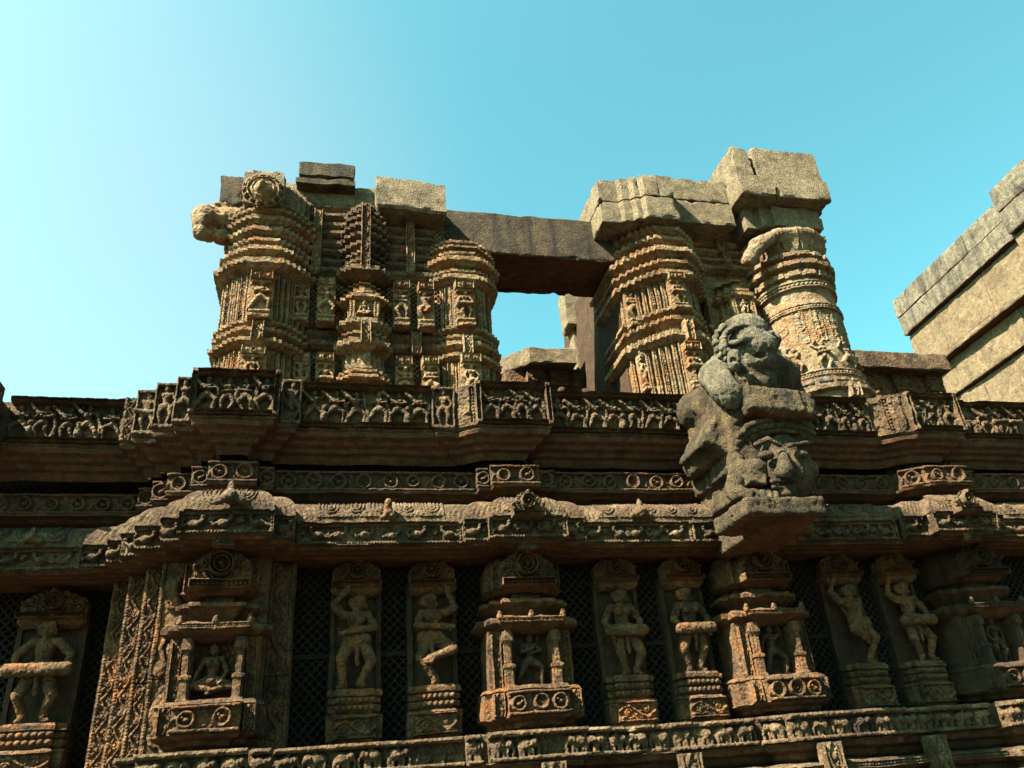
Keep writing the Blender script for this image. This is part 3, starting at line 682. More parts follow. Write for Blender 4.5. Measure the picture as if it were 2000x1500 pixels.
# ------------------------------------------------------------------ the temple wall and its carved courses
wall = thing('temple_wall', 'long carved sandstone temple wall with stacked friezes, eaves and dark lattice screens', 'temple wall', (2.5, 9.0, 0))
XL, XR = -5.2, 13.5
Vc, Fc = join([block(XL, XR, 9.85, 12.5, 0, 5.74, amp=.02, seg=.4)])
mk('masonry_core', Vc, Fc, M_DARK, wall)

def plan_pts(segs):
    """[(x0, x1, y0, y1), ...] -> polyline"""
    P = []
    for x0, x1, y0, y1 in segs:
        for q in ((x0, y0), (x1, y1)):
            if not P or abs(P[-1][0] - q[0]) + abs(P[-1][1] - q[1]) > 1e-4: P.append(q)
    return P
def course(name, segs, prof, mat, soffit=None, parent=wall, amp=.008, zs=None, **kw):
    V, F = loft(plan_pts(segs), prof, closed=False, seg=kw.pop('seg', .05), dz=.04, amp=amp, **kw)
    return mk(name, V, F, mat, parent, soffit=soffit, zsoff=zs)

F_SEG = [(XL, -3.47, 8.22, 8.22), (-3.47, -2.31, 8.56, 8.56), (-2.31, -2.15, 8.42, 8.42), (-2.15, -1.92, 8.26, 8.26), (-1.92, -1.69, 8.08, 8.08), (-1.69, -1.50, 7.92, 7.92),
         (-1.50, -.60, 7.75, 7.75), (-.60, -.38, 7.90, 7.90), (-.38, 1.05, 7.99, 7.99), (1.05, 1.32, 7.95, 7.95), (1.32, 1.53, 7.95, 7.81), (1.53, 2.42, 7.81, 7.81),
         (2.42, 4.35, 8.0, 8.0), (4.35, 6.72, 7.92, 7.92), (6.72, 6.95, 7.92, 7.76), (6.95, 7.12, 7.76, 7.70), (7.12, 7.88, 7.70, 7.70), (7.88, XR, 7.9, 7.9)]
Z0, Z1 = 5.27, 5.80
frz = course('figure_frieze', F_SEG, [(-.30, 4.93), (-.27, 4.96), (-.255, 5.01), (-.20, 5.03), (-.185, 5.075), (-.125, 5.10), (-.11, 5.14), (-.05, 5.165), (-.035, 5.205), (-.05, 5.225), (-.012, 5.25), (-.10, Z0), (-.10, 5.79), (-.12, 5.80), (-.34, 5.80), (-.9, 5.78)], M_FRZ, M_RED, zs=5.215)
def panels(name, segs, z0, z1, maker, mat, parent, minw=.1, split=1.3, off=0.0, thick=.06, mats=None):
    k = 0
    for x0, x1, y0, y1 in segs:
        L = math.hypot(x1 - x0, y1 - y0)
        if L < minw: continue
        n = max(1, int(round(L / split))) if L > split * 1.3 else 1
        for i in range(n):
            a, b = i / n, (i + 1) / n; e = .004 / L
            p = (x0 + (x1 - x0) * (a + e), y0 + (y1 - y0) * (a + e)); q = (x0 + (x1 - x0) * (b - e), y0 + (y1 - y0) * (b - e))
            xm = (p[0] + q[0]) / 2
            if xm < -4.4 or xm > 12.6: continue
            c = maker(math.hypot(q[0] - p[0], q[1] - p[1]), z1 - z0, k, abs(y1 - y0) > .01); k += 1
            if c is None: continue
            nrm = (-(p[1] - q[1]), -(q[0] - p[0])); nl = math.hypot(*nrm); s = off / nl
            put(name, c, plane((p[0] + nrm[0] * s, p[1] + nrm[1] * s), (q[0] + nrm[0] * s, q[1] + nrm[1] * s), z0), mat, parent, thick)
def frz_panel(w, h, k, splay):
    if splay:
        c = Relief(w, h); c.H[:] = .05; c.pit(w * .62, w * .8, .05, h - .05, .015); c.beads(.05, h - .05, w * .71, w * .07, 2.5, .015, vert=True); c.rough(.012, k); return c
    if w < .3:
        if k == 2: return scroll_strip(w, h, k, True, True, .035)
        c = Relief(w, h); c.prims(body(['dance', 'lunge', 'twist', 'drum', 'stand'][k % 5]), w / 2, .04, h * .9, 0, .6, 1); c.rect(0, w, 0, .04, .06); c.rect(0, w, h - .035, h, .06); c.rect(0, .022, 0, h, .06); c.rect(w - .022, w, 0, h, .06); c.rough(.006, k); return c
    return frieze_relief(w, h, k + 11, .7 < w < 1.05, 'warriors' if k in (8, 9, 10, 12) else 'dancers')
panels('frieze_panel', F_SEG, Z0, Z1, frz_panel, M_FRZ, frz, off=-.10)

# lattice in the recess under the frieze

V_SEG = [(XL, -2.09, 8.95, 8.95), (-2.09, -1.91, 8.74, 8.74), (-1.91, -1.73, 8.53, 8.53), (-1.73, -1.46, 8.29, 8.29), (-1.46, -1.28, 8.10, 8.10), (-1.28, -.78, 7.94, 7.94), (-.78, -.62, 8.09, 8.09),
         (-.62, 1.54, 8.19, 8.19), (1.54, 1.68, 8.06, 8.06), (1.68, 2.25, 7.95, 7.95), (2.25, 2.46, 8.08, 8.08), (2.46, 6.90, 8.15, 8.15), (6.90, 7.15, 8.0, 7.84), (7.15, 7.78, 7.8, 7.8), (7.78, 8.0, 7.95, 7.95), (8.0, XR, 8.05, 8.05)]
vb = course('vine_band', V_SEG, [(-.22, 4.50), (-.12, 4.53), (-.10, 4.555), (-.02, 4.575), (-.008, 4.60), (-.06, 4.61), (-.06, 4.82), (-.07, 4.828), (-.45, 4.83)], M_VINE, M_RED, zs=4.58)
panels('vine_panel', V_SEG, 4.605, 4.825, lambda w, h, k, s: vine_relief(w, h, k + 3), M_VINE, vb, off=-.06, thick=.03, split=1.1)

N_SEG = [(x0, x1, y0 + .24, y1 + .24) for x0, x1, y0, y1 in V_SEG]
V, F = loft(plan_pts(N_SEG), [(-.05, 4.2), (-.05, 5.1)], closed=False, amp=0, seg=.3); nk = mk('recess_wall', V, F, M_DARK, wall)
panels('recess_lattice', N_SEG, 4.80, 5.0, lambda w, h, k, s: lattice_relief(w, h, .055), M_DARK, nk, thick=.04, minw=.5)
E_SEG = [(XL, -2.52, 8.72, 8.72), (-2.52, -2.25, 8.66, 8.66), (-2.25, -2.08, 8.50, 8.50), (-2.08, -1.90, 8.28, 8.28), (-1.90, -1.62, 8.02, 8.02), (-1.62, -1.42, 7.77, 7.77), (-1.42, -.55, 7.53, 7.53), (-.55, -.36, 7.72, 7.72),
         (-.36, 1.34, 7.93, 7.93), (1.34, 1.58, 7.85, 7.85), (1.58, 2.43, 7.74, 7.74), (2.43, 2.66, 7.85, 7.85), (2.66, 6.62, 7.96, 7.96), (6.62, 6.88, 7.80, 7.80), (6.88, 7.76, 7.62, 7.62), (7.76, 7.98, 7.75, 7.75), (7.98, XR, 7.9, 7.9)]
eave_prof = [(-.38, 3.86), (-.30, 3.862), (-.29, 3.875), (-.18, 3.88), (-.17, 3.893), (-.08, 3.897), (-.07, 3.915), (-.005, 3.925), (-.075, 3.945), (-.075, 4.155), (.0, 4.16), (-.005, 4.19)]
arc = [(-.27 * (1 - math.cos(t)) - .005, 4.19 + .24 * math.sin(t)) for t in np.linspace(0, math.pi / 2, 9)]
ev = course('eave_cornice', E_SEG, eave_prof + arc[1:] + [(-.34, 4.44), (-.6, 4.44)], M_FRZ, M_RED, zs=3.905, amp=.006, seg=.014, tooth=.013, pitch=.052, tz=(4.2, 4.435))
mk('ceiling_course', *loft([(XL, 9.9)] + [(x, y + .33) for x, y in plan_pts(E_SEG)] + [(XR, 9.9)], [(0, 3.872), (0, 4.02)], amp=.008, seg=.2), M_RED, wall)
panels('goose_panel', E_SEG, 3.93, 4.165, lambda w, h, k, s: goose_relief(w, h, k + 2, w > .3), M_FRZ, ev, off=-.075, thick=.03, split=1.2)
def eave_carving(w, L, seed):
    """nested leaf-shaped ridges hanging down the curve of the eave"""
    c = Relief(w, L, .007); X, Y = np.meshgrid(c.x, c.y); n = max(1, int(round(w / .25))); p = w / n
    u = ((X / p) % 1 - .5) * p; yc = .42 * L
    d = np.where(Y > yc, np.abs(u), np.hypot(u, (Y - yc) * .75)); q = np.minimum(d, p * .46)
    c.H = .013 * np.sin(q * 2 * math.pi / .036) - .006; c.rough(.008, seed); return c
def eave_fn(p0, p1):
    p0, p1 = np.array(p0, float), np.array(p1, float); u = (p1 - p0) / np.linalg.norm(p1 - p0); n = np.array([u[1], -u[0]])
    def fn(X, Y, H):
        t = .12 + (Y / .40) * (math.pi / 2 - .2); o = -.27 * (1 - np.cos(t)) - .005 + (H + .006) * np.cos(t); z = 4.19 + .24 * np.sin(t) + (H + .006) * np.sin(t)
        return np.stack([p0[0] + X * u[0] + o * n[0], p0[1] + X * u[1] + o * n[1], z], 1)
    return fn
k = 0
for x0, x1, y0, y1 in E_SEG:
    if x1 - x0 < .5 or x0 > 10: continue
    a, b = max(x0, -4.2) + .2 * (x0 > -5), min(x1, 10.6) - .2
    if x0 > -2 and x1 - x0 > .7 and x1 - x0 < 1: a, b = x0 + .16, x1 - .16
    n = max(1, int((b - a) / 1.6)); put('eave_leaf_ridges', eave_carving(b - a, .40, k), eave_fn((a, y0), (b, y0)), M_FRZ, ev, .01, amp=.005); k += 1
def antefix(x, y, s, kind):
    """small ornament that stands on the lip of the eave"""
    if kind == 'lion':
        pr = [(np.array([0, .3, .05]), np.array([0, .75, .1]), .28, .22), (np.array([0, .95, .16]), np.array([0, 1.05, .12]), .22, .2), (np.array([-.2, .1, .25]), np.array([-.12, .55, .2]), .1, .1), (np.array([.2, .1, .25]), np.array([.12, .55, .2]), .1, .1), (np.array([-.35, .05, 0]), np.array([.35, .05, 0]), .16, .16)]
    else:
        pr = [(np.array([0, .42, 0]), np.array([0, .42, 0.05]), .38, .36), (np.array([0, .9, 0]), np.array([0, 1.15, 0]), .2, .1), (np.array([-.55, .2, 0]), np.array([-.3, .3, 0]), .2, .22), (np.array([.55, .2, 0]), np.array([.3, .3, 0]), .2, .22)]
    P = [('cap', np.array([x + a[0] * s, y - a[2] * s, 4.18 + a[1] * s]), np.array([x + b[0] * s, y - b[2] * s, 4.18 + b[1] * s]), ra * s, rb * s) for a, b, ra, rb in pr]
    V, F = sdf_mesh(P, .011, .02, .008, 30); mk('eave_antefix', V, F, M_FRZ if kind != 'lion' else M_LOW, ev, smooth=60)
for x, y, s, kd in [(.55, 7.88, .17, 'lion'), (3.35, 7.92, .19, 'bud'), (-3.0, 8.66, .14, 'bud'), (-.96, 7.46, .2, 'bud'), (9.0, 7.85, .18, 'bud')]: antefix(x, y, s, kd)
for xc, yc, s in [(2.0, 7.69, .36), (7.34, 7.56, .34)]:
    c = pediment_relief(s, s * .8, 5); put('eave_medallion', c, plane((xc - s / 2, yc), (xc + s / 2, yc), 4.13), M_FRZ, ev, .12)
for xc, yc in [(-1.0, 7.62), (2.0, 7.83), (7.4, 7.72)]:
    c = scroll_strip(.2, .11, 4, False, False); put('hanging_tablet', c, plane((xc - .1, yc), (xc + .1, yc), 3.83), M_FRZ, ev, .08)

# lattice screens of the main storey
L_SEG = [(XL, -1.7, 9.45, 9.45), (-.55, 4.0, 8.62, 8.62), (4.0, XR, 8.62, 8.62)]
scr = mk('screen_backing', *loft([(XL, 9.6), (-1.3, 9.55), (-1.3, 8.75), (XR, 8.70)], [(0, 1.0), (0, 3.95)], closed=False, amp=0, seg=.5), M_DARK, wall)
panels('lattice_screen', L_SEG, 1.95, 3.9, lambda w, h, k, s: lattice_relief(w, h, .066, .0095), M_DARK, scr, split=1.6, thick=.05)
for zc in (2.93,):
    put('screen_rail', Relief(XR + .5, .05), plane((-.5, 8.60), (XR, 8.60), zc), M_DARK, scr, .05)

# pier under the corner projection: stepped upright strips of scrollwork
_jy = [9.0, 8.75, 8.5, 8.28]; _jp = [168, 200, 234, 268, 335]
J = [(ax(_jp[i], 1484, _jy[i]), ax(_jp[i + 1], 1484, _jy[i + 1]) if i < 3 else -1.05, _jy[i]) for i in range(4)]
jb = mk('corner_pier', *loft([(J[0][0], 9.7)] + [q for x0, x1, y in J for q in ((x0, y + .03), (x1, y + .03))] + [(-1.05, 8.16), (-.60, 8.16), (-.60, 8.36), (-.36, 8.36), (-.36, 8.9)], [(0, 1.0), (0, 3.9)], closed=False, amp=.006), M_LOW, wall)
for k, (x0, x1, y) in enumerate(J):
    for z0, z1 in ((1.3, 2.75), (2.76, 3.85)):
        put('scroll_strip', scroll_strip(x1 - x0 - .004, z1 - z0, k + int(z1), True, True, .045 if k < 3 else .04), plane((x0, y), (x1 - .004, y), z0), M_LOW, jb, .03)
for z0, z1 in ((1.7, 2.74), (2.75, 3.85)): put('scroll_strip', scroll_strip(.22, z1 - z0, 9 + int(z1), True, True, .03), plane((-.595, 8.33), (-.365, 8.33), z0), M_LOW, jb, .03)

# elephant band and the mouldings under it
B_SEG = [(XL, -1.72, 8.95, 8.95), (-1.72, -1.5, 7.75, 7.75), (-1.5, -.62, 7.42, 7.42), (-.62, -.45, 7.62, 7.62), (-.45, 1.25, 7.80, 7.80), (1.25, 1.40, 7.70, 7.70), (1.40, 2.33, 7.42, 7.42), (2.33, 2.6, 7.60, 7.60), (2.6, 4.18, 7.80, 7.80), (4.18, 4.38, 7.78, 7.58),
         (4.38, 5.50, 7.48, 7.48), (5.50, 5.8, 7.62, 7.62), (5.8, 6.95, 7.78, 7.78), (6.95, 8.3, 7.6, 7.6), (8.3, XR, 7.75, 7.75)]
eb = course('elephant_band', B_SEG, [(-.25, 1.64), (-.18, 1.68), (-.16, 1.73), (-.08, 1.76), (-.07, 1.80), (-.02, 1.82), (-.09, 1.835), (-.09, 2.065), (-.12, 2.075), (-1.1, 2.06)], M_FRZ, M_RED, zs=1.79)
panels('elephant_panel', B_SEG, 1.83, 2.075, lambda w, h, k, s: elephant_relief(w, h, k + 1), M_FRZ, eb, off=-.09, thick=.03, split=1.2)
S_SEG = [(x0, x1, y0 - .02, y1 - .02) for x0, x1, y0, y1 in B_SEG]
lm = course('lower_moulding', S_SEG, [(-.28, 1.0), (-.28, 1.30), (-.1, 1.33), (0, 1.38), (0, 1.42), (-.14, 1.46), (-.16, 1.50), (-.06, 1.52), (0, 1.555), (0, 1.60), (-.05, 1.63), (-.14, 1.64), (-.4, 1.66)], M_FRZ, M_RED)
def bead_band(w, h, k, s):
    c = Relief(w, h); c.rect(0, w, 0, h * .22, .02); c.rect(0, w, h * .78, h, .02); c.beads(0, w, h / 2, h * .2, 2.6); c.rough(.006, k); return c
panels('bead_band', S_SEG, 1.55, 1.615, bead_band, M_FRZ, lm, split=2.0, thick=.02)
for px in (1082, 1350, 1628, 1838):
    x = ax(px, 1480, 7.42); yy = [s for s in S_SEG if s[0] <= x <= s[1]][0][2]; yy -= .05; x = ax(px, 1480, yy)
    put('carved_strap', scroll_strip(.2, .52, px, False, True), plane((x - .1, yy), (x + .1, yy), 1.28), M_FRZ, lm, .1)

# ------------------------------------------------------------------ slabs with dancers and musicians
def stele(cx, y, pose, label, seed, w=.52, mat=None, flip=1, zb=2.10, bun=0, s=.93, broken=False):
    mat = mat or M_LOW
    t = thing('carved_figure_slab', label, 'carved figure', (cx, y, zb), 'figure slabs along the lattice screens')
    hw = w / 2; zf = zb + .50; zp = zb + 1.47
    V, F = loft(ratha(cx, y, [(hw - .05, .06), (hw, .02)], y + .2), [(0, zb), (0, zp + .1)], amp=.006); mk('slab', V, F, M_SLAB, t)
    # pedestal: scroll panel, two rows of petals and a lip
    pw = hw + .02
    V, F = loft(ratha(cx, y - .20, [(pw * .74, 0), (pw, .07)], y + .05), [(-.03, zb), (-.02, zb + .035), (0, zb + .04), (-.01, zb + .045), (-.01, zb + .235), (0, zb + .24), (-.02, zb + .262), (-.06, zb + .27), (-.03, zb + .30), (-.028, zb + .345), (-.055, zb + .355), (-.03, zb + .37), (-.028, zb + .41), (-.05, zb + .425), (-.015, zb + .44), (-.012, zb + .475), (-.03, zf)], seg=.035, dz=.03, amp=.007)
    pd = mk('pedestal', V, F, mat, t)
    c = scroll_strip(pw * 1.44, .19, seed, False, False) if not broken else bead_band(pw * 1.44, .19, seed, 0)
    put('scroll_panel', c, plane((cx - pw * .72, y - .192), (cx + pw * .72, y - .192), zb + .045), mat, pd, .02)
    for zz in (.30, .372):
        c = Relief(pw * 1.36, .05); n = 7
        for i in range(n): c.dome((i + .5) * c.w / n, .025, c.w / n * .46, .026, .028)
        put('petal_row', c, plane((cx - pw * .68, y - .170), (cx + pw * .68, y - .170), zb + zz - .003), mat, pd, .01)
    # figure
    P = []
    for a, b, ra, rb in body(pose, bust=pose not in ('wide_drum', 'drum_up'), fine=True, bun=-1 if flip > 0 else 1):
        q = lambda v: np.array([cx + flip * v[0] * s, y - .035 - v[2] * s * 1.05, zf + v[1] * s])
        P.append(('cap', q(a), q(b), ra * s * 1.04, rb * s * 1.04))
    V, F = sdf_mesh(P, .0075, .010, .006, 24); mk('figure', V, F, mat, t, smooth=75)
    # pediment
    V, F = loft(ratha(cx, y - .10, [(hw - .02, 0), (hw, .03)], y + .1), [(-.06, zp - .05), (-.01, zp - .01), (0, zp + .01), (0, zp + .04), (-.02, zp + .045)], seg=.04, amp=.006); mk('lip', V, F, mat, t)
    c = pediment_relief(w - .02, .31, seed); put('pediment', c, plane((cx - hw + .01, y - .075), (cx + hw - .01, y - .075), zp + .035), mat, t, .12)
    return t
YS = 8.50
def sx(px, py, y=YS - .12): return ax(px, py, y)
stele(ax(52, 1440, 9.1), 9.25, 'wide_drum', 'broad male drummer carved on the reddish slab at the left edge of the wall', 21, .66, flip=1, s=1.0, zb=2.02)
stele(sx(692, 1400), YS, 'up_left', 'dancing woman with her right arm arched over her head and the other arm across her waist, on a petalled pedestal', 22)
stele(sx(851, 1400), YS, 'up_right', 'dancing woman with one leg crossed over the other knee and her left arm raised beside her head', 23, bun=1, flip=1)
stele(sx(1237, 1370), YS, 'drum', 'woman drummer on the slab directly right of the shrine with a hunting scene', 24)
stele(sx(1376, 1365), YS, 'drum', 'woman drummer on the slab directly left of the shrine under the beast bracket', 25, flip=-1)
stele(sx(1708, 1350), YS, 'twist', 'dancer with hips twisted far to one side, on the shaded slab right of the beast bracket', 26)
stele(sx(1822, 1340), YS, 'drum_up', 'shaded musician with one arm raised to the tablet and a drum at the waist, near the right edge', 27)

# ------------------------------------------------------------------ miniature shrines projecting from the wall
def shrine(cx, yf, label, pose, seed, k=1.0, mat=None, zb=2.12, nd=.17, topmat=None):
    mat = mat or M_LOW; topmat = topmat or mat
    t = thing('miniature_shrine', label, 'shrine', (cx, yf, zb), 'miniature shrines along the wall')
    z = lambda v: zb + v
    R = lambda a, d=.0: ratha(cx, yf + d, [(a * .62, 0), (a * .86, .10), (a, .22)], 8.72)
    V, F = loft(R(.52 * k), [(-.20, z(-.02)), (-.09, z(.02)), (-.07, z(.06)), (-.02, z(.08)), (0, z(.105)), (-.012, z(.115)), (-.012, z(.335)), (0, z(.345)), (-.02, z(.375)), (-.07, z(.385))], amp=.011, seg=.04, dz=.03)
    pl = mk('plinth', V, F, mat, t, soffit=M_RED)
    w = .62 * .52 * k * 2 - .02
    put('scroll_panel', vine_relief(w, .215, seed, .9), plane((cx - w / 2, yf - .004), (cx + w / 2, yf - .004), z(.118)), mat, pl, .02)
    x0 = cx - .52 * k * .86
    put('scroll_panel', scroll_strip(.11 * k, .215, seed + 1, False, True), plane((x0 + .008, yf + .096), (x0 + .11 * k, yf + .096), z(.118)), mat, pl, .02)
    put('scroll_panel', scroll_strip(.11 * k, .215, seed + 2, False, True), plane((2 * cx - x0 - .11 * k, yf + .096), (2 * cx - x0 - .008, yf + .096), z(.118)), mat, pl, .02)
    # body with open niche
    yb = yf + .16; hw = .44 * k
    nw = .40 * k
    for q in (-1, 1):
        xi, xo = sorted((cx + q * nw * .5, cx + q * hw)); V, F = block(xi, xo, yb + .08, 8.7, z(.37), z(.95), .006, .007, .05); mk('niche_jamb', V, F, mat, t)
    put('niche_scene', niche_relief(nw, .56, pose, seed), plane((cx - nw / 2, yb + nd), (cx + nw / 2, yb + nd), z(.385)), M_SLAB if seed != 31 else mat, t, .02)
    for s in (-1, 1):
        xa = cx + s * (nw / 2 + .05 * k)
        V, F = loft(ratha(xa, yb - .04, [(.03 * k, 0), (.048 * k, .02)], yb + .13), [(.012, z(.375)), (.012, z(.40)), (0, z(.41)), (0, z(.56)), (.012, z(.57)), (.012, z(.60)), (-.008, z(.61)), (-.008, z(.80)), (.014, z(.83)), (.014, z(.87)), (0, z(.93))], amp=.004, seg=.03, dz=.03)
        p = mk('pilaster', V, F, mat, t)
        xb = cx + s * (nw / 2 + .16 * k)
        put('scroll_strip', scroll_strip(.10 * k, .52, seed + s + 3, False, True), plane((xb - .05 * k, yb + .07), (xb + .05 * k, yb + .07), z(.39)), mat, t, .05)
    # canopy eave
    V, F = loft(R(.54 * k, .05), [(-.17, z(.90)), (-.08, z(.945)), (-.015, z(.985)), (0, z(1.0)), (0, z(1.045)), (-.03, z(1.06)), (-.10, z(1.075)), (-.2, z(1.09))], amp=.014, seg=.035, dz=.03)
    cn = mk('canopy', V, F, topmat, t, soffit=M_RED)
    w2 = .62 * .54 * k * 2
    put('bead_row', bead_band(w2 - .01, .05, seed, 0), plane((cx - w2 / 2 + .005, yf + .046), (cx + w2 / 2 - .005, yf + .046), z(.998)), topmat, cn, .02)
    for q in (-1, 0, 1):
        V, F = sdf_mesh([('cap', np.array([cx + q * w2 * .5, yf + .06, z(1.06)]), np.array([cx + q * w2 * .5, yf + .05, z(1.10)]), .035, .022)], .011, .01, .006, 30); mk('canopy_knob', V, F, topmat, cn, smooth=70)
    # upper moulding
    V, F = loft(R(.46 * k, .13), [(-.13, z(1.09)), (-.10, z(1.13)), (-.02, z(1.20)), (0, z(1.215)), (0, z(1.25)), (-.04, z(1.265)), (-.14, z(1.275)), (-.14, z(1.33)), (-.05, z(1.36))], amp=.013, seg=.035, dz=.03); mk('upper_moulding', V, F, topmat, t, soffit=M_RED)
    # pediment block
    V, F = loft(R(.43 * k, .13), [(-.06, z(1.33)), (-.01, z(1.37)), (0, z(1.38)), (-.02, z(1.40)), (-.02, z(1.60)), (-.10, z(1.74))], amp=.008, seg=.04); pb = mk('pediment_block', V, F, topmat, t, soffit=M_RED)
    w3 = .62 * .43 * k * 2
    put('pediment', pediment_relief(w3 + .05, .40, seed), plane((cx - w3 / 2 - .025, yf + .125), (cx + w3 / 2 + .025, yf + .125), z(1.375)), topmat, t, .1)
    for s in (-1, 1):
        xb = cx + s * .43 * k * .74; put('scroll_strip', scroll_strip(.10 * k, .24, seed + 5, False, True), plane((xb - .05 * k, yf + .215), (xb + .05 * k, yf + .215), z(1.38)), topmat, pb, .05)
    return t
shrine(ax(402, 1400, 7.8), 7.76, 'miniature shrine with a seated figure lit orange, in front of the scrollwork corner pier', 'sit', 31, .92)
shrine(ax(1056, 1385, 7.95), 7.95, 'miniature shrine with a hunting scene in its niche, between the dancing woman and a drummer', 'lunge', 32)
shrine(ax(1556, 1360, 7.95), 7.95, 'miniature shrine with elephants in its plinth roundels, directly under the beast bracket', 'kneel', 33)
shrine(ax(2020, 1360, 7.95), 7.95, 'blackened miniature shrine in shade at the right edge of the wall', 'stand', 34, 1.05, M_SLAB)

# ------------------------------------------------------------------ ruined piers and stones above the wall
def zlist(px, y, rows):
    """[(py_top, py_bottom, projection)] -> plates sorted upward in world z"""
    r = sorted([(az(px, b, y), az(px, a, y), p) for a, b, p in rows]); return r
def merge(plist, z0, z1, lo=-0.03):
    pr = [(lo, z0)]
    for a, b, p in plist:
        p = p * .8 if p > 0 else p
        a = max(a, pr[-1][1] + .004)
        if b <= a + .01: b = a + .03
        h = b - a
        pr += [(lo, a), (lo + (p - lo) * .55, a + h * .22), (lo + (p - lo) * .6, a + h * .30), (p, a + h * .50), (p, b - h * .04), (p - .012, b), (max(lo, p - .10), b + .003)]
    pr += [(lo, pr[-1][1] + .004), (lo, max(z1, pr[-1][1] + .02))]
    return pr
def strap(parent, xc, y, w, px, ya, yb, seed, mat, off=.0):
    z0, z1 = az(px, yb, y), az(px, ya, y)
    put('carved_strap', scroll_strip(w, z1 - z0, seed, False, True), plane((xc - w / 2, y), (xc + w / 2, y), z0), mat, parent, .12)
def mini(parent, xc, y, w, px, ya, yb, pose, seed, mat, name='figure_tablet'):
    z0, z1 = az(px, yb, y), az(px, ya, y)
    put(name, small_stele(w, z1 - z0, pose, seed), plane((xc - w / 2, y), (xc + w / 2, y), z0), mat, parent, .08)
def shaft_strips(parent, pts, z0, z1, mat, seed=0, minw=.05):
    for i, (a, b) in enumerate(pts):
        w = b[0] - a[0]
        if w < minw: continue
        c = fluted_strip(w - .006, z1 - z0, seed + i) if i % 3 != 1 else scroll_strip(w - .006, z1 - z0, seed + i, True, True, .014)
        put('shaft_strip', c, plane((a[0] + .003, a[1] - .004), (b[0] - .003, b[1] - .004), z0), mat, parent, .01)
def fronts(plan):
    return [(p, q) for p, q in zip(plan[:-1], plan[1:]) if abs(p[1] - q[1]) < 1e-6 and q[0] > p[0]]

# --- left corner pier
YA = 8.12; xa = ax(505, 640, YA)
t = thing('ruined_pier', 'carved pier at the left end of the ruin, carrying a lotus corbel and beast-head stub', 'pier', (xa, YA + .4, 5.78), 'carved piers on top of the wall')
planA = ratha(xa, YA, [(.13, 0), (.20, .035), (.26, .075), (.32, .12), (.38, .175), (.44, .24), (.50, .33)], 9.2)
rows = [(664, 679, .09), (641, 655, .06), (626, 637, .05), (511, 531, .13), (483, 500, .08), (463, 476, .03), (443, 458, .06), (424, 439, .09), (408, 420, .08), (396, 404, .05)]
V, F = loft(planA, merge(zlist(500, YA, rows), 5.75, az(510, 350, YA)), seg=.022, dz=.022, amp=.008, tooth=.007, tlo=.02); p = mk('shaft', V, F, M_TAN, t, soffit=M_TAN)
shaft_strips(t, fronts(planA), az(500, 624, YA), az(500, 534, YA), M_TAN, 1); shaft_strips(t, fronts(planA), 5.8, az(500, 682, YA), M_TAN, 5)
mini(t, xa, YA - .05, .28, 500, 534, 624, 'lunge', 41, M_TAN); mini(t, xa - .02, YA - .06, .28, 500, 681, 770, 'stand', 42, M_TAN)
strap(t, xa, YA - .08, .13, 500, 628, 664, 3, M_TAN)
# lotus corbel and broken square block over it
t = thing('lotus_corbel', 'square stone block with a round hanging lotus boss, on top of the left pier', 'corbel', (xa + .03, YA, az(510, 410, YA)))
xl = ax(514, 370, YA - .1); zc = az(514, 372, YA - .1)
V, F = block(xl - .24, xl + .24, YA - .06, YA + .5, az(514, 405, YA), az(514, 331, YA - .06), .02, .014, .05); mk('corbel_block', V, F, M_CAP, t)
c = Relief(.52, .52)
for r_, hh in ((.25, .08), (.19, .16), (.13, .20), (.06, .27)): c.dome(.26, .26, r_, r_, hh, 0, 0, .3); c.ring(.26, .26, r_, .022, hh * .45 + .06)
for i in range(14):
    a = i * math.pi / 7; c.dome(.26 + .215 * math.cos(a), .26 + .215 * math.sin(a), .04, .04, .13)
X, Y = np.meshgrid(c.x, c.y); c.mask = np.hypot(X - .26, Y - .26) < .252; c.H += .012 * vnoise(np.stack([X, Y, X * 0], -1), 20, 2)
put('lotus_boss', c, plane((xl - .25, YA - .06), (xl + .27, YA - .06), zc - .30), M_TAN, t, .08)
xb = ax(455, 380, YA + .35)
V, F = block(xb - .16, xb + .16, YA + .25, YA + .8, az(455, 405, YA + .3), az(455, 349, YA + .3), .02, .02, .05); mk('side_block', V, F, M_LINT, t)
# beast head stub
yb_ = YA + .28
def W(px, py, y): return at(px, py, y)
P = [('ell', W(402, 432, yb_ - .02), (.16, .20, .20)), ('cap', W(402, 430, yb_), W(470, 440, yb_ + .15), .18, .22), ('cap', W(392, 455, yb_ - .05), W(405, 455, yb_), .10, .12), ('cap', W(430, 465, yb_), W(452, 462, yb_ + .1), .10, .12), ('ell', W(396, 412, yb_ - .12), (.07, .07, .06)), ('cap', W(425, 404, yb_), W(470, 408, yb_ + .1), .06, .10)]
V, F = sdf_mesh(P, .014, .03, .016, 9); o = mk('beast_head_stub', V, F, M_TAN, None, loc=W(460, 470, yb_)); tag(o, 'weathered round beast head jutting out leftwards from the left pier into the sky', 'stone head')

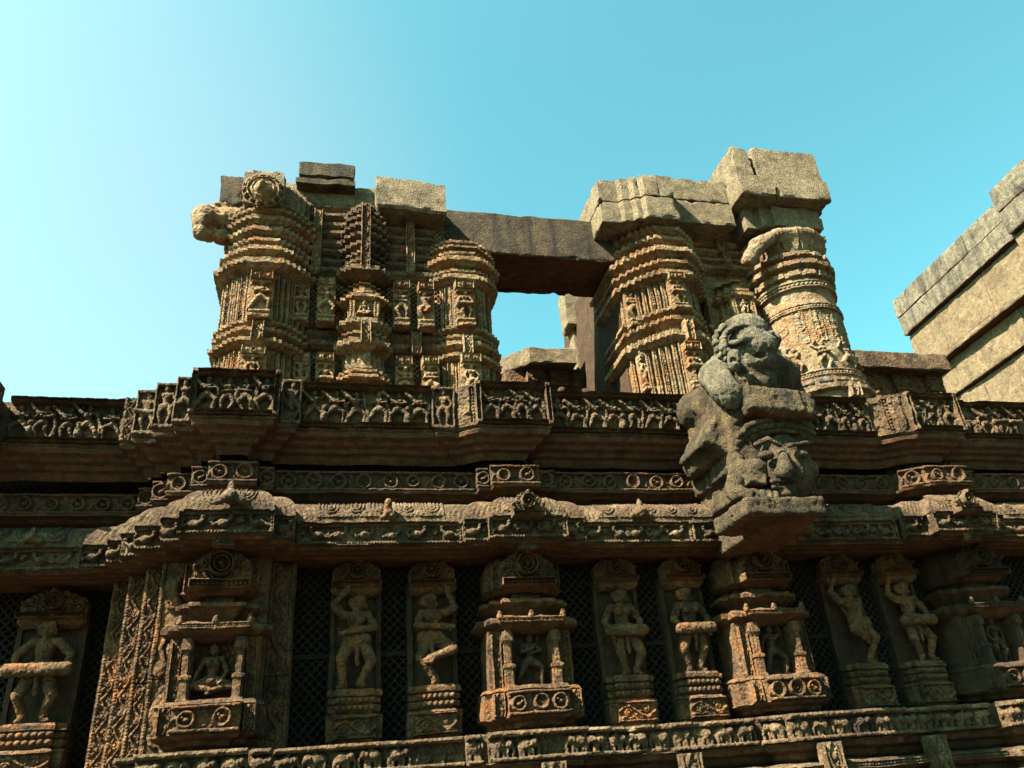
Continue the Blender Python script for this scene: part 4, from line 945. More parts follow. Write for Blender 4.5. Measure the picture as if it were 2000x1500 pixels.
# --- recessed wall between the piers, with a projecting central shrine tower
YB = 8.52; x0, x1 = ax(548, 600, YB), ax(872, 600, YB)
t = thing('carved_wall_bay', 'recessed wall of paired figure tablets round a shrine tower, left of the lintel pier', 'wall', ((x0 + x1) / 2, YB + .3, 5.78))
rowsB = [(652, 672, .05), (672, 690, .08), (633, 645, .04), (762, 775, .03), (528, 545, .07)] + [(405 + i * 17.5, 416 + i * 17.5, .045 if i % 2 else .03) for i in range(7)]
V, F = loft([(x0, 12.0), (x0, YB), (x1, YB), (x1, 12.0)], merge(zlist(700, YB, rowsB), 5.75, az(700, 398, YB)), seg=.022, dz=.022, amp=.008, tooth=.007, tlo=.0); mk('wall_courses', V, F, M_TANB, t)  # unseen back carried deep to block sun toward the gateway
for px, ps, a, b in [(588, 'drum', 543, 632), (637, 'dance', 545, 634), (783, 'up_left', 553, 640), (829, 'twist', 556, 643)]: mini(t, ax(px, 600, YB), YB - .15, .215, px, a, b, ps, px, M_TAN)
for px, ps, a, b in [(588, 'stand', 693, 790), (635, 'drum', 694, 790), (788, 'up_left', 700, 795), (838, 'up_right', 700, 795)]: mini(t, ax(px, 740, YB), YB - .15, .215, px, a, b, ps, px, M_TAN)
for px in (620, 800): strap(t, ax(px, 470, YB), YB - .06, .11, px, 410, 535, px, M_TAN)
strap(t, ax(812, 665, YB), YB - .10, .12, 812, 648, 690, 8, M_TAN)
for px, a, b in [(612, 543, 632), (660, 545, 640), (766, 550, 640), (808, 553, 643), (852, 555, 690), (612, 695, 790), (810, 700, 790), (858, 420, 480)]:
    z0, z1 = az(px, b, YB), az(px, a, YB); put('lattice_strip', lattice_relief(.14, z1 - z0, .05, .008, .05), plane((ax(px, (a + b) / 2, YB) - .07, YB - .005), (ax(px, (a + b) / 2, YB) + .07, YB - .005), z0), M_TAN, t, .02)
YC = 8.22; xc = ax(712, 620, YC)
planC = ratha(xc, YC, [(.12, 0), (.19, .05), (.255, .11), (.30, .20)], 8.9)
rowsC = [(520, 538, .07), (390, 402, -.06), (405, 415, -.02), (419, 431, .0), (436, 448, .02), (453, 464, .02), (470, 481, .0), (488, 498, -.01), (502, 514, .0)]
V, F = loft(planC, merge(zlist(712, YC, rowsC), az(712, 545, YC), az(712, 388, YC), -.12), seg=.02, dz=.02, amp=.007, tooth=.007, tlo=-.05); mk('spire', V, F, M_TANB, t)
strap(t, xc, YC - .03, .12, 712, 398, 520, 4, M_TANB)
rowsN = [(622, 640, .05), (646, 656, .02), (662, 684, .07), (576, 587, .05), (566, 575, .0), (556, 565, -.05), (549, 556, -.1)]
V, F = loft(planC, merge(zlist(712, YC, rowsN), 5.95, az(712, 546, YC), -.05), seg=.02, dz=.02, amp=.007, tooth=.007, tlo=-.05); mk('niche_tower', V, F, M_TAN, t)
z0, z1 = az(712, 620, YC), az(712, 588, YC)
put('niche_scene', niche_relief(.2, z1 - z0, 'sit', 7), plane((xc - .1, YC + .03), (xc + .1, YC + .03), z0), M_TAN, t, .02)
for s in (-1, 1): put('pilaster', fluted_strip(.07, z1 - z0, 3), plane((xc + s * .145 - .035, YC - .0), (xc + s * .145 + .035, YC - .0), z0), M_TAN, t, .06)
strap(t, xc + .02, YC - .09, .12, 714, 628, 668, 14, M_TAN)
rowsP = [(733, 745, .06), (722, 732, .03), (712, 721, -.03), (702, 711, -.09), (695, 702, -.15)]
V, F = loft(planC, merge(zlist(712, YC, rowsP), 5.7, az(712, 694, YC), -.18), seg=.02, dz=.02, amp=.007, tooth=.007, tlo=-.1); mk('lower_spire', V, F, M_TAN, t)
# stones on top of that bay
yt = 8.3
def topstone(name, label, cat, px0, px1, ptop, pbot, y, depth, mat, amp=.014, bev=.03, lean=0.0):
    pm = (px0 + px1) / 2; a, b = ax(px0, (ptop + pbot) / 2, y), ax(px1, (ptop + pbot) / 2, y)
    z0, z1 = az(pm, pbot, y), az(pm, ptop, y)
    V, F = block(a, b, y, y + depth, z0, z1, bev, amp, .05); V[:, 2] += lean * (V[:, 0] - (a + b) / 2)
    o = mk(name, V, F, mat, None, loc=((a + b) / 2, y + depth / 2, z0)); tag(o, label, cat); return o, (a, b, z0, z1)
o, bb = topstone('loose_stone', 'dark grooved stone lying loose on top of the left ruin, topmost of its stones', 'stone block', 583, 692, 316, 362, 8.40, .55, M_LINT)
bpy.data.objects.remove(o)
a, b, z0, z1 = bb
V, F = loft([(a, 8.95), (a, 8.4), (b, 8.4), (b, 8.95)], [(-.03, z0), (.02, z0 + .02), (.02, z0 + .10), (-.05, z0 + .13), (-.05, z0 + .17), (-.01, z0 + .19), (0, z1 - .03), (-.03, z1)], seg=.05, dz=.04, amp=.012)
o = mk('loose_stone', V, F, M_LINT, None, loc=((a + b) / 2, 8.6, z0)); tag(o, 'dark grooved stone lying loose on top of the left ruin, highest of its stones', 'stone block')
topstone('capping_stone', 'long low pale stone in the shadow under the loose dark stone', 'stone block', 545, 740, 360, 404, 8.55, .6, M_CAP, .016)
o, _ = topstone('roof_block', 'large tan block overhanging the right end of the left ruin, beside the lintel', 'stone block', 735, 871, 350, 408, 8.2, .75, M_CAP, .012, .03, -.045)

# --- lintel pier and lintel
YD = 8.36; xd = ax(908, 620, YD)
t = thing('ruined_pier', 'carved pier with a small standing musician tablet, carrying the left end of the dark lintel', 'pier', (xd, YD + .4, 5.78), 'carved piers on top of the wall')
planD = ratha(xd, YD, [(.125, 0), (.19, .03), (.245, .07), (.30, .115), (.35, .165), (.40, .23), (.44, .31)], 12.0)  # unseen rear depth added to keep sun off the gateway side wall
rows = [(692, 706, .07), (668, 684, .07), (655, 665, .04), (640, 652, .06), (541, 557, .10), (530, 539, .07), (508, 525, .13), (494, 504, .06), (484, 492, .08), (472, 482, .05)]
V, F = loft(planD, merge(zlist(905, YD, rows), 5.75, az(905, 468, YD)), seg=.022, dz=.022, amp=.008, tooth=.007, tlo=.02); mk('shaft', V, F, M_TAN, t)
shaft_strips(t, fronts(planD), az(905, 638, YD), az(905, 558, YD), M_TAN, 2); shaft_strips(t, fronts(planD), 5.8, az(905, 708, YD), M_TAN, 6)
mini(t, xd, YD - .05, .27, 905, 553, 640, 'drum', 45, M_TAN); mini(t, xd + .03, YD - .06, .26, 915, 695, 790, 'stand', 46, M_TAN); strap(t, xd + .01, YD - .08, .12, 912, 655, 690, 9, M_TAN)
YL = 8.72; a, b = ax(840, 450, YL), ax(1200, 450, YL); zt, zl = az(1010, 418, YL), az(1010, 498, YL)
V, F = loft([(a, YL + .95), (a, YL), (b, YL), (b, YL + .95)], [(-.02, zl), (0, zl + .02), (0, zt - .03), (-.03, zt)], seg=.045, dz=.045, amp=.007)
top = V[:, 2] > zt - .06; V[top, 2] += .03 * np.minimum(.1, vnoise(V[top] * [1, .2, 0], 6, 4)); V = chip(V, .04)
o = mk('stone_lintel', V, F, M_LINT, None, loc=((a + b) / 2, YL + .4, zl), soffit=M_RED); tag(o, 'long black-streaked stone lintel bridging the gap between the two ruins', 'lintel')

# --- right pier group
YE = 8.32; xe = ax(1330, 620, YE)
t = thing('ruined_pier', 'reddish carved pier with stepped side right of the gap, under the notched capstone', 'pier', (xe, YE + .4, 5.78), 'carved piers on top of the wall')
planE = ratha(xe, YE, [(.13, 0), (.20, .045), (.27, .10), (.34, .16), (.41, .23), (.48, .31), (.55, .41), (.61, .53)], 9.6)
rows = [(648, 668, .10), (618, 632, .06), (600, 612, .05), (532, 549, .12), (513, 524, .11), (490, 508, .16), (468, 482, .12), (447, 461, .10)]
V, F = loft(planE, merge(zlist(1300, YE, rows), 5.7, az(1300, 425, YE)), seg=.022, dz=.022, amp=.008, tooth=.007, tlo=.02); mk('shaft', V, F, M_TAN, t)
shaft_strips(t, fronts(planE), az(1310, 610, YE), az(1310, 550, YE), M_TAN, 3); shaft_strips(t, fronts(planE), 5.8, az(1330, 670, YE), M_TAN, 7)
mini(t, xe, YE - .05, .25, 1320, 537, 606, 'drum', 47, M_TAN); mini(t, xe + .02, YE - .06, .25, 1350, 672, 762, 'drum', 48, M_TAN); strap(t, xe + .03, YE - .10, .12, 1335, 625, 662, 10, M_TAN)
xs = xe - .56; mini(t, xs + .06, YE + .38, .2, 1250, 560, 640, 'up_left', 49, M_TAN); mini(t, xs + .10, YE + .38, .2, 1275, 690, 765, 'stand', 50, M_TAN)
# strip with small shrine between pier and column
YG = 8.78; xg = ax(1432, 600, YG)
t = thing('carved_wall_bay', 'narrow wall with a small pyramidal shrine between reddish pier and round column', 'wall', (xg, YG + .3, 5.78))
V, F = loft([(xg - .42, 9.6), (xg - .42, YG), (xg + .5, YG), (xg + .5, 9.6)], merge(zlist(1430, YG, [(460, 470, .05), (478, 488, .07), (495, 505, .08), (512, 522, .10), (525, 540, .12), (640, 652, .08)]), 5.7, az(1430, 430, YG)), seg=.022, dz=.022, amp=.008, tooth=.007, tlo=.0); mk('wall_courses', V, F, M_TAN, t)
planG = ratha(xg, YG - .28, [(.13, 0), (.22, .07), (.29, .16)], 9.2)
V, F = loft(planG, merge(zlist(1430, YG - .28, [(660, 680, .06), (636, 650, .08), (616, 630, .06), (572, 582, .05), (562, 571, .0), (552, 561, -.06), (545, 551, -.12)]), 5.7, az(1430, 543, YG - .28), -.05), seg=.02, dz=.02, amp=.007, tooth=.007, tlo=-.05); mk('niche_tower', V, F, M_TAN, t)
z0, z1 = az(1430, 614, YG - .28), az(1430, 583, YG - .28)
put('niche_scene', niche_relief(.2, z1 - z0, 'stand', 9), plane((xg - .1, YG - .24), (xg + .1, YG - .24), z0), M_TAN, t, .02)
for s in (-1, 1): put('pilaster', fluted_strip(.07, z1 - z0, 3), plane((xg + s * .145 - .035, YG - .28), (xg + s * .145 + .035, YG - .28), z0), M_TAN, t, .06)
for px, q in ((1395, 470), (1410, 505)): strap(t, ax(px, q, YG) + .02, YG - .09, .1, px, q - 14, q + 22, q, M_TAN)
# side wall of the gateway running back from the pier
xw = ax(1178, 600, 9.0)
t = thing('gateway_side_wall', 'dark plain masonry side of the gap, running back behind the reddish pier under the lintel', 'wall', (xw + .3, 10.3, 5.78))
V, F = block(xe - .60, xe + .5, 9.0, 11.6, 5.7, az(1200, 470, 9.0), .01, .008, .15); mk('wall_face', V, F, M_SHADED, t)  # dark colour stands in for shadow on this face
V, F = block(ax(1122, 660, 10.9), xe - .3, 10.9, 11.25, 5.7, az(1130, 600, 10.9), .02, .008, .1); mk('rear_jamb', V, F, M_CAP, t)
V, F = block(ax(1107, 615, 10.8), xe - .3, 10.8, 11.2, az(1105, 634, 10.8), az(1105, 560, 10.8), .03, .008, .1); mk('rear_bracket', V, F, M_CAP, t)

# round column
YF = 8.72; px0, px1 = 1520, 1662
xl_, xr_ = ax(1508, 640, YF), ax(1648, 640, YF); cx, r = (xl_ + xr_) / 2 - .13, (xr_ - xl_) / 2 * .93; yfr = YF - r
zz = lambda py, px=1570: az(px, py, yfr)
t = thing('round_column', 'thick round carved column leaning right of the beast statue, with a band of dancers round its foot', 'column', (cx, YF, 5.78))
V, F = loft(circle(cx, YF, r, 96), [(.06, 5.7), (.06, zz(742, 1620)), (.05, zz(738, 1620)), (.07, zz(730, 1620)), (.02, zz(722, 1620)), (0, zz(716, 1620)), (0, zz(600)), (.012, zz(596)), (.012, zz(588)), (-.01, zz(584)), (-.01, zz(562)), (.02, zz(559)), (.02, zz(545)), (0, zz(540)), (-.02, zz(440))], seg=.05, dz=.05, amp=.006)
mk('shaft', V, F, M_COL, t)
za, zb_ = zz(664, 1605), zz(600)
c = Relief(math.pi * r * 1.25, zb_ - za, .008); X, Y = np.meshgrid(c.x, c.y)
for i in range(9):
    xx = (i + .5) * c.w / 9
    for q in (-.05, .05): c.beads(0, c.h, xx + q, .013, 2.4, 0, vert=True)
    for j in range(5): c.spiral(xx + c.w / 18, (j + .5) * c.h / 5, c.w / 30, 1.4, .014, j, 1 if j % 2 else -1); c.dome(xx + c.w / 18, j * c.h / 5, .03, .04, .025)
c.rough(.006, 5); put('carved_surface', c, cyl(cx, YF, r, -math.pi * .625, za), M_COL, t, .02)
z2 = zz(722, 1620); c = Relief(math.pi * r * 1.25, za - z2, .0075)
for i in range(6): c.prims(body(['drum', 'twist', 'up_left', 'dance', 'sit', 'march'][i]), (i + .5) * c.w / 6, 0, c.h * .98, 0, .9, 1)
c.rough(.004, 6); put('dancer_band', c, cyl(cx, YF, r, -math.pi * .625, z2), M_COL, t, .02)
for a, b_ in [(733, 722), (600, 590), (559, 546)]:
    pxx = 1620 if a > 700 else 1560; h = zz(b_, pxx) - zz(a, pxx); put('bead_ring', bead_band(2 * math.pi * (r + .05) * .6, h, a, 0), cyl(cx, YF, r + (.055 if a > 700 else .018), -math.pi * .6, zz(a, pxx)), M_COL, t, .02)
pl = star(cx, YF, r + .05, 34, .03)
for nm, lst in [('base_plates', [(752, 768, .12, 1630), (738, 750, .07, 1630)]), ('neck_plates', [(527, 543, .06, 1550), (509, 524, .09, 1545), (492, 505, .07, 1540)])]:
    for a, b_, pj, pxx in lst:
        z0, z1 = az(pxx, b_, yfr), az(pxx, a, yfr); h = z1 - z0
        V, F = loft(pl, [(-.12, z0 - .01), (pj - .07, z0 + h * .35), (pj - .04, z0 + h * .42), (pj - .04, z1 - .01), (pj - .10, z1)], seg=.022, dz=.02, amp=.006, tooth=.007, tlo=.0); mk(nm[:-1], V, F, M_COL, t)
strap(t, cx + .02, yfr - .14, .15, 1640, 745, 772, 11, M_COL)
V, F = loft(star(cx, YF, r - .02, 28, .025), [(-.06, zz(492, 1540)), (.02, zz(486, 1540)), (.06, zz(470, 1535)), (.12, zz(458, 1530)), (.13, zz(452, 1530)), (.10, zz(447, 1530)), (-.05, zz(444, 1530))], seg=.05, dz=.03, amp=.016); mk('flared_lotus', V, F, M_COL, t)
xk = cx - r * .9
P = [('cap', W(1462, 508, 8.28), W(1480, 480, 8.25), .10, .12), ('cap', W(1480, 480, 8.25), W(1515, 460, 8.22), .12, .10), ('cap', W(1515, 460, 8.22), W(1558, 453, 8.2), .09, .06)]
V, F = sdf_mesh(P, .014, .03, .012, 12); mk('lotus_curl', V, F, M_COL, t, smooth=60)

# capstones over the right group
def capstone(name, label, plan, z0, z1, zm, mat=M_CAP, shift=0.0, cuts=((), ())):
    """two courses of dressed stones with open joints; cuts = x positions of the upright joints in each course"""
    c_ = np.mean(np.array(plan), 0); t = thing(name, label, 'capstone', (c_[0], c_[1], z0))
    P = np.array(plan)
    for k, (a, b) in enumerate(((z0, zm - .003), (zm + .003, z1))):
        if b - a < .05: continue
        xs = [P[:, 0].min() - 1] + sorted(cuts[k]) + [P[:, 0].max() + 1]
        for xa_, xb_ in zip(xs[:-1], xs[1:]):
            # clip the plan to this stone
            Q = []
            for (p, q) in zip(plan, plan[1:] + plan[:1]):
                def inside(v): return xa_ <= v[0] <= xb_
                pts_ = [(0, p)] if inside(p) else []
                for xc_ in (xa_ + .003, xb_ - .003):
                    if (p[0] - xc_) * (q[0] - xc_) < 0: f = (xc_ - p[0]) / (q[0] - p[0]); pts_.append((f, (xc_, p[1] + (q[1] - p[1]) * f)))
                Q += [v for _, v in sorted(pts_)]
            o_ = 0 if k == 0 else -shift
            V, F = loft(Q, [(o_ - .015, a), (o_, a + .012), (o_, b - .012), (o_ - .015, b)], seg=.05, dz=.05, amp=.007); mk('stone', chip(V, .05), F, mat, t)
    return t
yq = 8.05
xq = [ax(1172, 400, 8.28), ax(1212, 400, 8.22), ax(1237, 400, 8.15), ax(1258, 400, 8.08), ax(1322, 400, 8.08)]
capstone('notched_capstone', 'big pale capstone with vertical notches over the reddish pier right of the gap',
         [(xq[0], 9.7), (xq[0], 8.28), (xq[1], 8.28), (xq[1] + .05, 8.22), (xq[2], 8.22), (xq[2] + .05, 8.15), (xq[3], 8.15), (xq[3] + .05, 8.08), (xq[4], 8.08), (xq[4], 9.7)], az(1290, 424, 8.08), az(1290, 342, 8.08), az(1290, 383, 8.08), cuts=((xq[3] + .0,), (xq[3] - .0, xq[3] + .28)))
capstone('link_capstone', 'pale two-course capstone set back between the notched capstone and the tall one', [(xq[4] + .01, 9.7), (xq[4] + .01, 8.34), (ax(1425, 390, 8.34), 8.34), (ax(1425, 390, 8.34), 9.7)], az(1360, 436, 8.34), az(1360, 350, 8.34), az(1360, 392, 8.34), cuts=((), ()))
xm0, xm1 = ax(1442, 350, 7.98), ax(1612, 350, 7.98)
capstone('tall_capstone', 'highest capstone, a massive pale two-course block above the round column', [(xm0, 9.6), (xm0, 7.98), (xm1, 7.98), (xm1, 9.3)], az(1520, 384, 7.98), az(1520, 290, 7.98), az(1520, 345, 7.98), shift=.035, cuts=((xm0 + .62,), (xm0 + .35,)))
xm0, xm1 = ax(1462, 415, 8.18), ax(1600, 415, 8.18)
capstone('abacus_block', 'notched square block between the round column and the tall capstone', [(xm0, 9.5), (xm0, 8.30), (xm0 + .22, 8.30), (xm0 + .22, 8.24), (xm0 + .40, 8.24), (xm0 + .40, 8.18), (xm1, 8.18), (xm1, 9.3)], az(1530, 441, 8.18), az(1530, 386, 8.18), az(1530, 400, 8.18))

# --- walls seen behind
def rear(px0, px1, y, label, pt, pb, step, poses, zbot):
    a, b = ax(px0, (pt + pb) / 2, y), ax(px1, (pt + pb) / 2, y)
    t = thing('rear_wall', label, 'wall', ((a + b) / 2, y + .5, 5.7))
    pm = (px0 + px1) / 2; zc0, zc1 = az(pm, pb, y), az(pm, pt, y)
    pl = [(a, y + 1.2)] + ([(a, y + .5), (a + .12, y + .32), (a + .3, y + .16), (a + .42, y)] if step else [(a, y)]) + [(b, y), (b, y + 1.2)]
    V, F = loft(pl, [(-.02, zc0), (0, zc0 + .02), (0, zc1 - .03), (-.03, zc1)], seg=.08, amp=.012); mk('coping', V, F, M_CAP if step else M_FRZ, t)
    yw = y + .28; V, F = loft([(a + .05, y + 1.2), (a + .05, yw), (b, yw), (b, y + 1.2)], [(0, zbot), (0, zc0 + .01)], seg=.15, amp=.01); mk('wall_face', V, F, M_LOW, t)
    for px, ps in poses:
        c = small_stele(.34, zc0 - zbot - .25, ps, px); xx = ax(px, pb + 30, yw); put('figure_tablet', c, plane((xx - .17, yw - .03), (xx + .17, yw - .03), zbot + .25), M_LOW, t, .05)
rear(985, 1125, 10.6, 'rear wall with notched pale coping seen low through the gap under the lintel', 676, 708, True, [(1045, 'stand'), (1090, 'sit'), (1135, 'stand')], 5.6)
rear(1640, 1850, 10.6, 'low rear wall with dark coping between the round column and the plain building', 686, 719, False, [(1700, 'stand'), (1755, 'stand'), (1820, 'stand')], 5.6)

# ------------------------------------------------------------------ plain masonry building on the right, running back
t = thing('masonry_building', 'plain sunlit sandstone building at the right edge, its stepped courses slanting up out of view', 'building', (15.5, 13, 0))
M_OCH = stone('ochre_masonry', [(0.22, 0.15, 0.085), (0.30, 0.21, 0.12), (0.35, 0.26, 0.15), (0.27, 0.16, 0.08)], patch=(0.38, 0.29, 0.17), patch_amt=.5, stain=(0.09, 0.065, 0.045), stain_amt=.6, bump=.5, pits=.6)
M_OCT = stone('stained_coping', [(0.24, 0.20, 0.14), (0.31, 0.265, 0.185), (0.35, 0.305, 0.22)], patch=(0.42, 0.37, 0.26), stain=(0.05, 0.045, 0.04), stain_amt=.95, bump=.6, streak=.6)
vp = np.array([750.0 - 1000, 1580.0 - 750, FPX]); dB = WC.T @ vp; dB = dB[:2] / np.hypot(*dB[:2])     # the wall's direction, running away
pF = at(1742, 590, 15.0); zT = pF[2]
nB = np.array([-dB[1], dB[0]])                                       # faces left
if nB[0] > 0: nB = -nB
def zat(px, py):
    """height at which the far corner is seen at this pixel row"""
    d = WC.T @ np.array([px - 1000.0, py - 750.0, FPX]); return CAM[2] + d[2] * (np.hypot(pF[0], pF[1]) / np.hypot(d[0], d[1]))
def P2(s, off): q = pF[:2] - dB * s + nB * off; return (q[0], q[1])   # s metres toward the camera, off metres out to the left
LEN = 9.0
def courses(name, z0, z1, off, mat, soff=None, s0=0.0, s1=LEN, nb=7, seed=0, rows=1):
    """one masonry course as separate dressed blocks with fine joints"""
    rnd = random.Random(seed); o = None; parts = []
    h = (z1 - z0) / rows
    for r in range(rows):
        cuts = [s0] + sorted(s0 + (s1 - s0) * (k + rnd.uniform(-.3, .3)) / nb for k in range(1, nb)) + [s1]
        for a, b in zip(cuts[:-1], cuts[1:]):
            e = .009; of = off + rnd.uniform(-.014, .014)
            q = [P2(a + e, -3.0), P2(a + e, of), P2(b - e, of), P2(b - e, -3.0)]
            parts.append(loft(q, [(-.012, z0 + r * h + .007), (0, z0 + r * h + .022), (0, z0 + (r + 1) * h - .022), (-.012, z0 + (r + 1) * h - .007)], seg=.12, dz=.08, amp=.010))
    V, F = join(parts); return mk(name, V, F, mat, t, soffit=soff)
zz_ = [zat(1742, 590), zat(1770, 656), zat(1786, 662), zat(1812, 722), zat(1822, 735), zat(1852, 768)]
sbrk = 4.2
for k_, (s0, s1, up, o_) in enumerate([(0, sbrk, 0, 0), (sbrk, LEN, .12, .22)]):
    courses('coping_course', zz_[1], zz_[0] + up, .0 + o_, M_OCT, M_RED, s0, s1, 4, 1 + k_, 2)
    courses('upper_course', zz_[3], zz_[1] - .01, -.12 + o_, M_OCH, None, s0, s1, 3, 3 + k_, 1)
    courses('string_course', zz_[3] - .12, zz_[3], -.08 + o_, M_OCH, M_RED, s0, s1, 3, 5 + k_, 1)
courses('middle_course', zz_[5] - .2, zz_[3] - .125, -.30, M_OCH, M_RED, -.3, LEN, 6, 8, 1)
courses('lower_courses', 3.2, zz_[5] - .21, -.40, M_OCH, None, -.6, LEN, 8, 9, 6)

# ------------------------------------------------------------------ beast bracket
t = thing('beast_bracket', 'huge weathered beast head jutting from the wall above a bracket with a carved face', 'statue', (4.7, 7.5, 3.75))
B3 = lambda px, py, y: at(px, py, y)
def bx(c, h, rot=None, r=.03, **kw): return ('box', np.array(c), np.array(h), np.eye(3) if rot is None else rot, r, kw)
cp = lambda a, b, ra, rb, **kw: ('cap', a, b, ra, rb, kw)
el = lambda c, r3, rot=None, **kw: ('ell', c, r3, np.eye(3) if rot is None else rot, kw)
xL = ax(1370, 950, 7.95); xR = ax(1578, 950, 7.1); xm = (xL + xR) / 2
sl0, sl1 = ax(1446, 985, 6.70), ax(1612, 985, 6.70); st, sb = az(1530, 968, 6.70), az(1530, 1004, 6.70)
xL2 = ax(1398, 1000, 7.95); zl = az(1395, 1078, 7.9)
P = [bx(((xL + xR) / 2 - .03, 7.62, 5.05), ((xR - xL) / 2 - .06, .50, .52), None, .04),                # mass let into the wall
     bx(((xL + xL2 + 2 * xR) / 4 - .02, 7.63, 4.55), ((2 * xR - xL - xL2) / 4 - .06, .49, .30), None, .04),
     bx(((xL2 + xR) / 2, 7.65, (zl + 4.8) / 2), ((xR - xL2) / 2 - .06, .48, (4.8 - zl) / 2 - .05), None, .05),
     bx(((sl0 + sl1) / 2 + .04, 7.08, (st + sb) / 2), ((sl1 - sl0) / 2 - .065, .33, (st - sb) / 2 - .045), None, .045),   # bottom slab
     bx((xm + .04, 7.36, 5.10), ((xR - xL) / 2 - .12, .56, .10), rotx(-.06) @ roty(.05), .05),       # upper slab
     bx((xm + .26, 7.10, 5.09), (.24, .26, .11), rotx(-.06), .05)]
V, F = sdf_mesh(P, .015, .05, .016, 10.0); br = mk('bracket_body', V, F, M_LION, t, smooth=70, soffit=M_RED, nsoff=-.75)
P = [el(B3(1376, 800, 7.72), (.19, .42, .27), roty(-.25)), el(B3(1352, 800, 7.85), (.16, .3, .22))]
V, F = sdf_mesh(P, .016, .03, .012, 9.0); mk('haunch', V, F, M_LION, t, smooth=70)
P = [bx(B3(1384, 872, 7.55), (.13, .34, .16), roty(.55), .03), el(B3(1362, 900, 7.8), (.12, .3, .2))]
V, F = sdf_mesh(P, .016, .03, .014, 10.0); mk('broken_wing', V, F, M_LION, t, smooth=60)
fy = 6.98; fc = B3(1530, 915, fy + .14)
P = [el(fc, (.31, .28, .40)), cp(B3(1528, 882, fy - .12), B3(1533, 920, fy - .26), .035, .085, k=.02), cp(B3(1520, 922, fy - .19), B3(1548, 922, fy - .19), .042, .042, k=.015),  # nose
     el(B3(1496, 890, fy - .15), (.085, .06, .05), k=.008), el(B3(1563, 889, fy - .13), (.085, .06, .05), k=.008),                                 # eyes
     cp(B3(1476, 868, fy - .10), B3(1500, 857, fy - .20), .028, .03, k=.01), cp(B3(1500, 857, fy - .2), B3(1524, 870, fy - .2), .03, .022, k=.01), cp(B3(1542, 870, fy - .2), B3(1586, 864, fy - .06), .026, .026, k=.01),
     cp(B3(1508, 940, fy - .17), B3(1556, 938, fy - .17), .024, .024, k=.008), cp(B3(1512, 952, fy - .15), B3(1552, 951, fy - .15), .028, .028, k=.008), el(B3(1534, 966, fy - .08), (.13, .10, .07)),
     el(B3(1478, 925, fy), (.10, .14, .12)), el(B3(1580, 920, fy + .05), (.08, .14, .12))]  # lips, chin, cheeks
V, F = sdf_mesh(P, .012, .022, .006, 16); mk('carved_face', V, F, M_LION, t, smooth=70)
for j, (dy, rr) in enumerate([(0, .034), (-11, .04), (-23, .034)]):                                 # headdress bands
    P = [cp(B3(a[0], a[1] + dy, fy - .03 * j - .02), B3(b[0], b[1] + dy, fy - .03 * j - .02), rr, rr, k=.012) for a, b in [((1442, 876), (1458, 858)), ((1458, 858), (1482, 846)), ((1482, 846), (1522, 840)), ((1522, 840), (1562, 845)), ((1562, 845), (1586, 858))]]
    V, F = sdf_mesh(P, .012, .015, .010, 26); mk('headdress_band', V, F, M_LION, t, smooth=70)
P = [cp(B3(1440, 900, 7.05), B3(1436, 960, 7.0), .085, .10), cp(B3(1452, 915, 6.97), B3(1476, 914, 6.88), .09, .10), bx(B3(1474, 928, 6.9), (.07, .07, .10), roty(.2), .025), cp(B3(1440, 965, 6.95), B3(1466, 964, 6.82), .08, .05)]
V, F = sdf_mesh(P, .012, .02, .010, 16); mk('clinging_arm', V, F, M_LION, t, smooth=70)
P = [cp(B3(1462 + q * 13, 962, 6.86), B3(1465 + q * 13, 972, 6.79), .036, .030, k=.012) for q in range(5)] + [cp(B3(1458, 962, 6.9), B3(1520, 962, 6.9), .04, .04)]
V, F = sdf_mesh(P, .012, .02, .008, 16); mk('paw', V, F, M_LION, t, smooth=70)
ear = Relief(.15, .3)
for i in range(4): ear.rect(.01 + i * .035, .036 + i * .035, .02, .28, .03, .012)
ear.rough(.004, 3); q = B3(1578, 955, fy - .02); put('ear_ornament', ear, plane((q[0] - .07, q[1] + .10), (q[0] + .08, q[1] - .03), q[2]), M_PALE, t, .08)
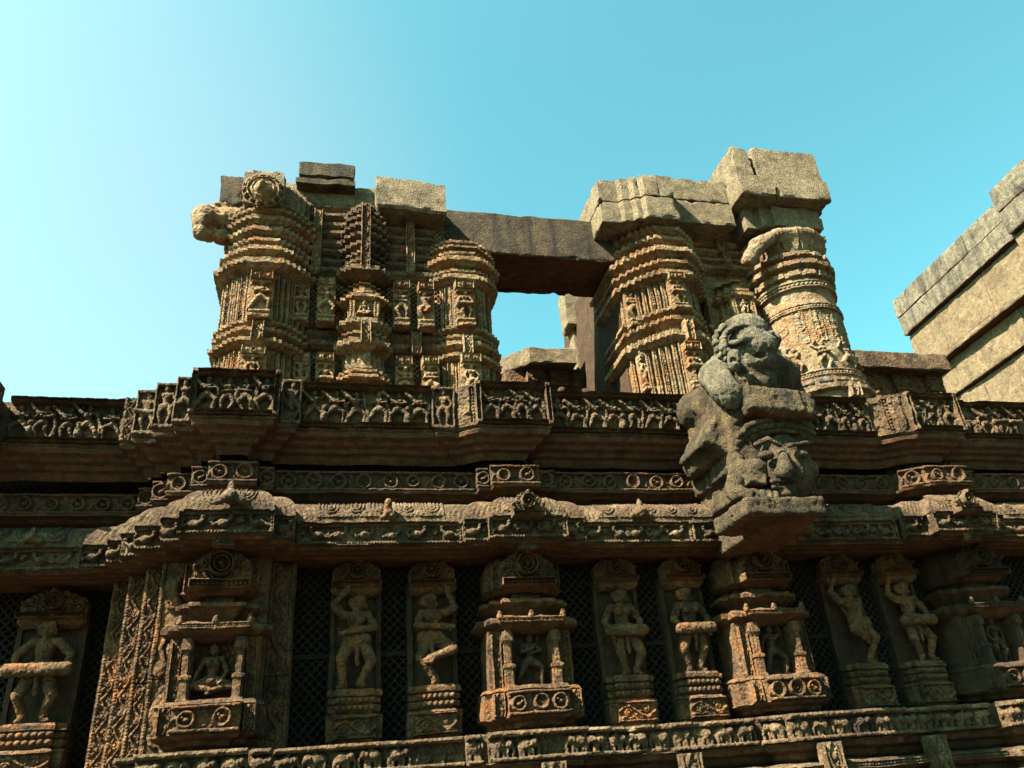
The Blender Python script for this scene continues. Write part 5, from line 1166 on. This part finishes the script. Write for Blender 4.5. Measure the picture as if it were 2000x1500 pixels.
# upper beast: chest, broken foreleg, head
hy = 7.15
P = [cp(B3(1480, 800, 7.55), B3(1470, 735, 7.3), .27, .30), cp(B3(1525, 780, 7.7), B3(1495, 725, 7.5), .30, .26), el(B3(1480, 748, 7.12), (.23, .20, .22)), el(B3(1470, 728, 7.1), (.22, .2, .14)), el(B3(1520, 745, 7.5), (.25, .3, .3))]
V, F = sdf_mesh(P, .014, .04, .012, 11.0); mk('chest', V, F, M_LION, t, smooth=70)
P = [cp(B3(1412, 712, 7.35), B3(1396, 735, 7.22), .15, .18), cp(B3(1396, 735, 7.22), B3(1416, 762, 7.02), .18, .155), cp(B3(1416, 762, 7.06), B3(1422, 768, 7.02), .155, .158, k=.01), el(B3(1428, 773, 6.89), (.150, .045, .150), rotx(.35), k=.006)]
V, F = sdf_mesh(P, .013, .025, .010, 12.0); mk('broken_foreleg', V, F, M_PALE, t, smooth=50)
P = [el(B3(1460, 694, hy), (.33, .35, .33)), el(B3(1454, 654, hy + .02), (.27, .29, .24)), el(B3(1492, 676, hy - .16), (.15, .18, .12)),
     cp(B3(1412, 676, hy - .16), B3(1450, 664, hy - .32), .03, .038, k=.015), cp(B3(1450, 664, hy - .32), B3(1508, 650, hy - .24), .038, .035, k=.015),     # edge of the cap
     el(B3(1472, 716, hy - .08), (.21, .23, .15), k=.06), el(B3(1510, 668, hy - .10), (.08, .12, .09)), el(B3(1410, 684, hy + .02), (.07, .14, .17)), 
     cp(B3(1433, 695, hy - .30), B3(1433, 714, hy - .30), .075, .075, k=.015), cp(B3(1433, 704, hy - .42), B3(1433, 704, hy - .35), .04, .04, k=.012, sub=True),
     el(B3(1490, 689, hy - .36), (.075, .12, .04), k=.015, sub=True), el(B3(1468, 676, hy - .38), (.05, .07, .03), k=.012, sub=True),
     el(B3(1468, 742, hy - .02), (.20, .2, .14))]
rnd = random.Random(5)
for k in range(26):
    a = -2.5 + k % 13 * .28; q = k // 13
    P.append(('ell', B3(1450 + (52 - q * 14) * math.sin(a), 668 - (46 - q * 12) * math.cos(a) * .9, hy - .06 - q * .14), (.045, .06, .045), np.eye(3), {'k': .012}))
V, F = sdf_mesh(P, .012, .022, .012, 14.0); mk('beast_head', V, F, M_PALE, t, smooth=70)
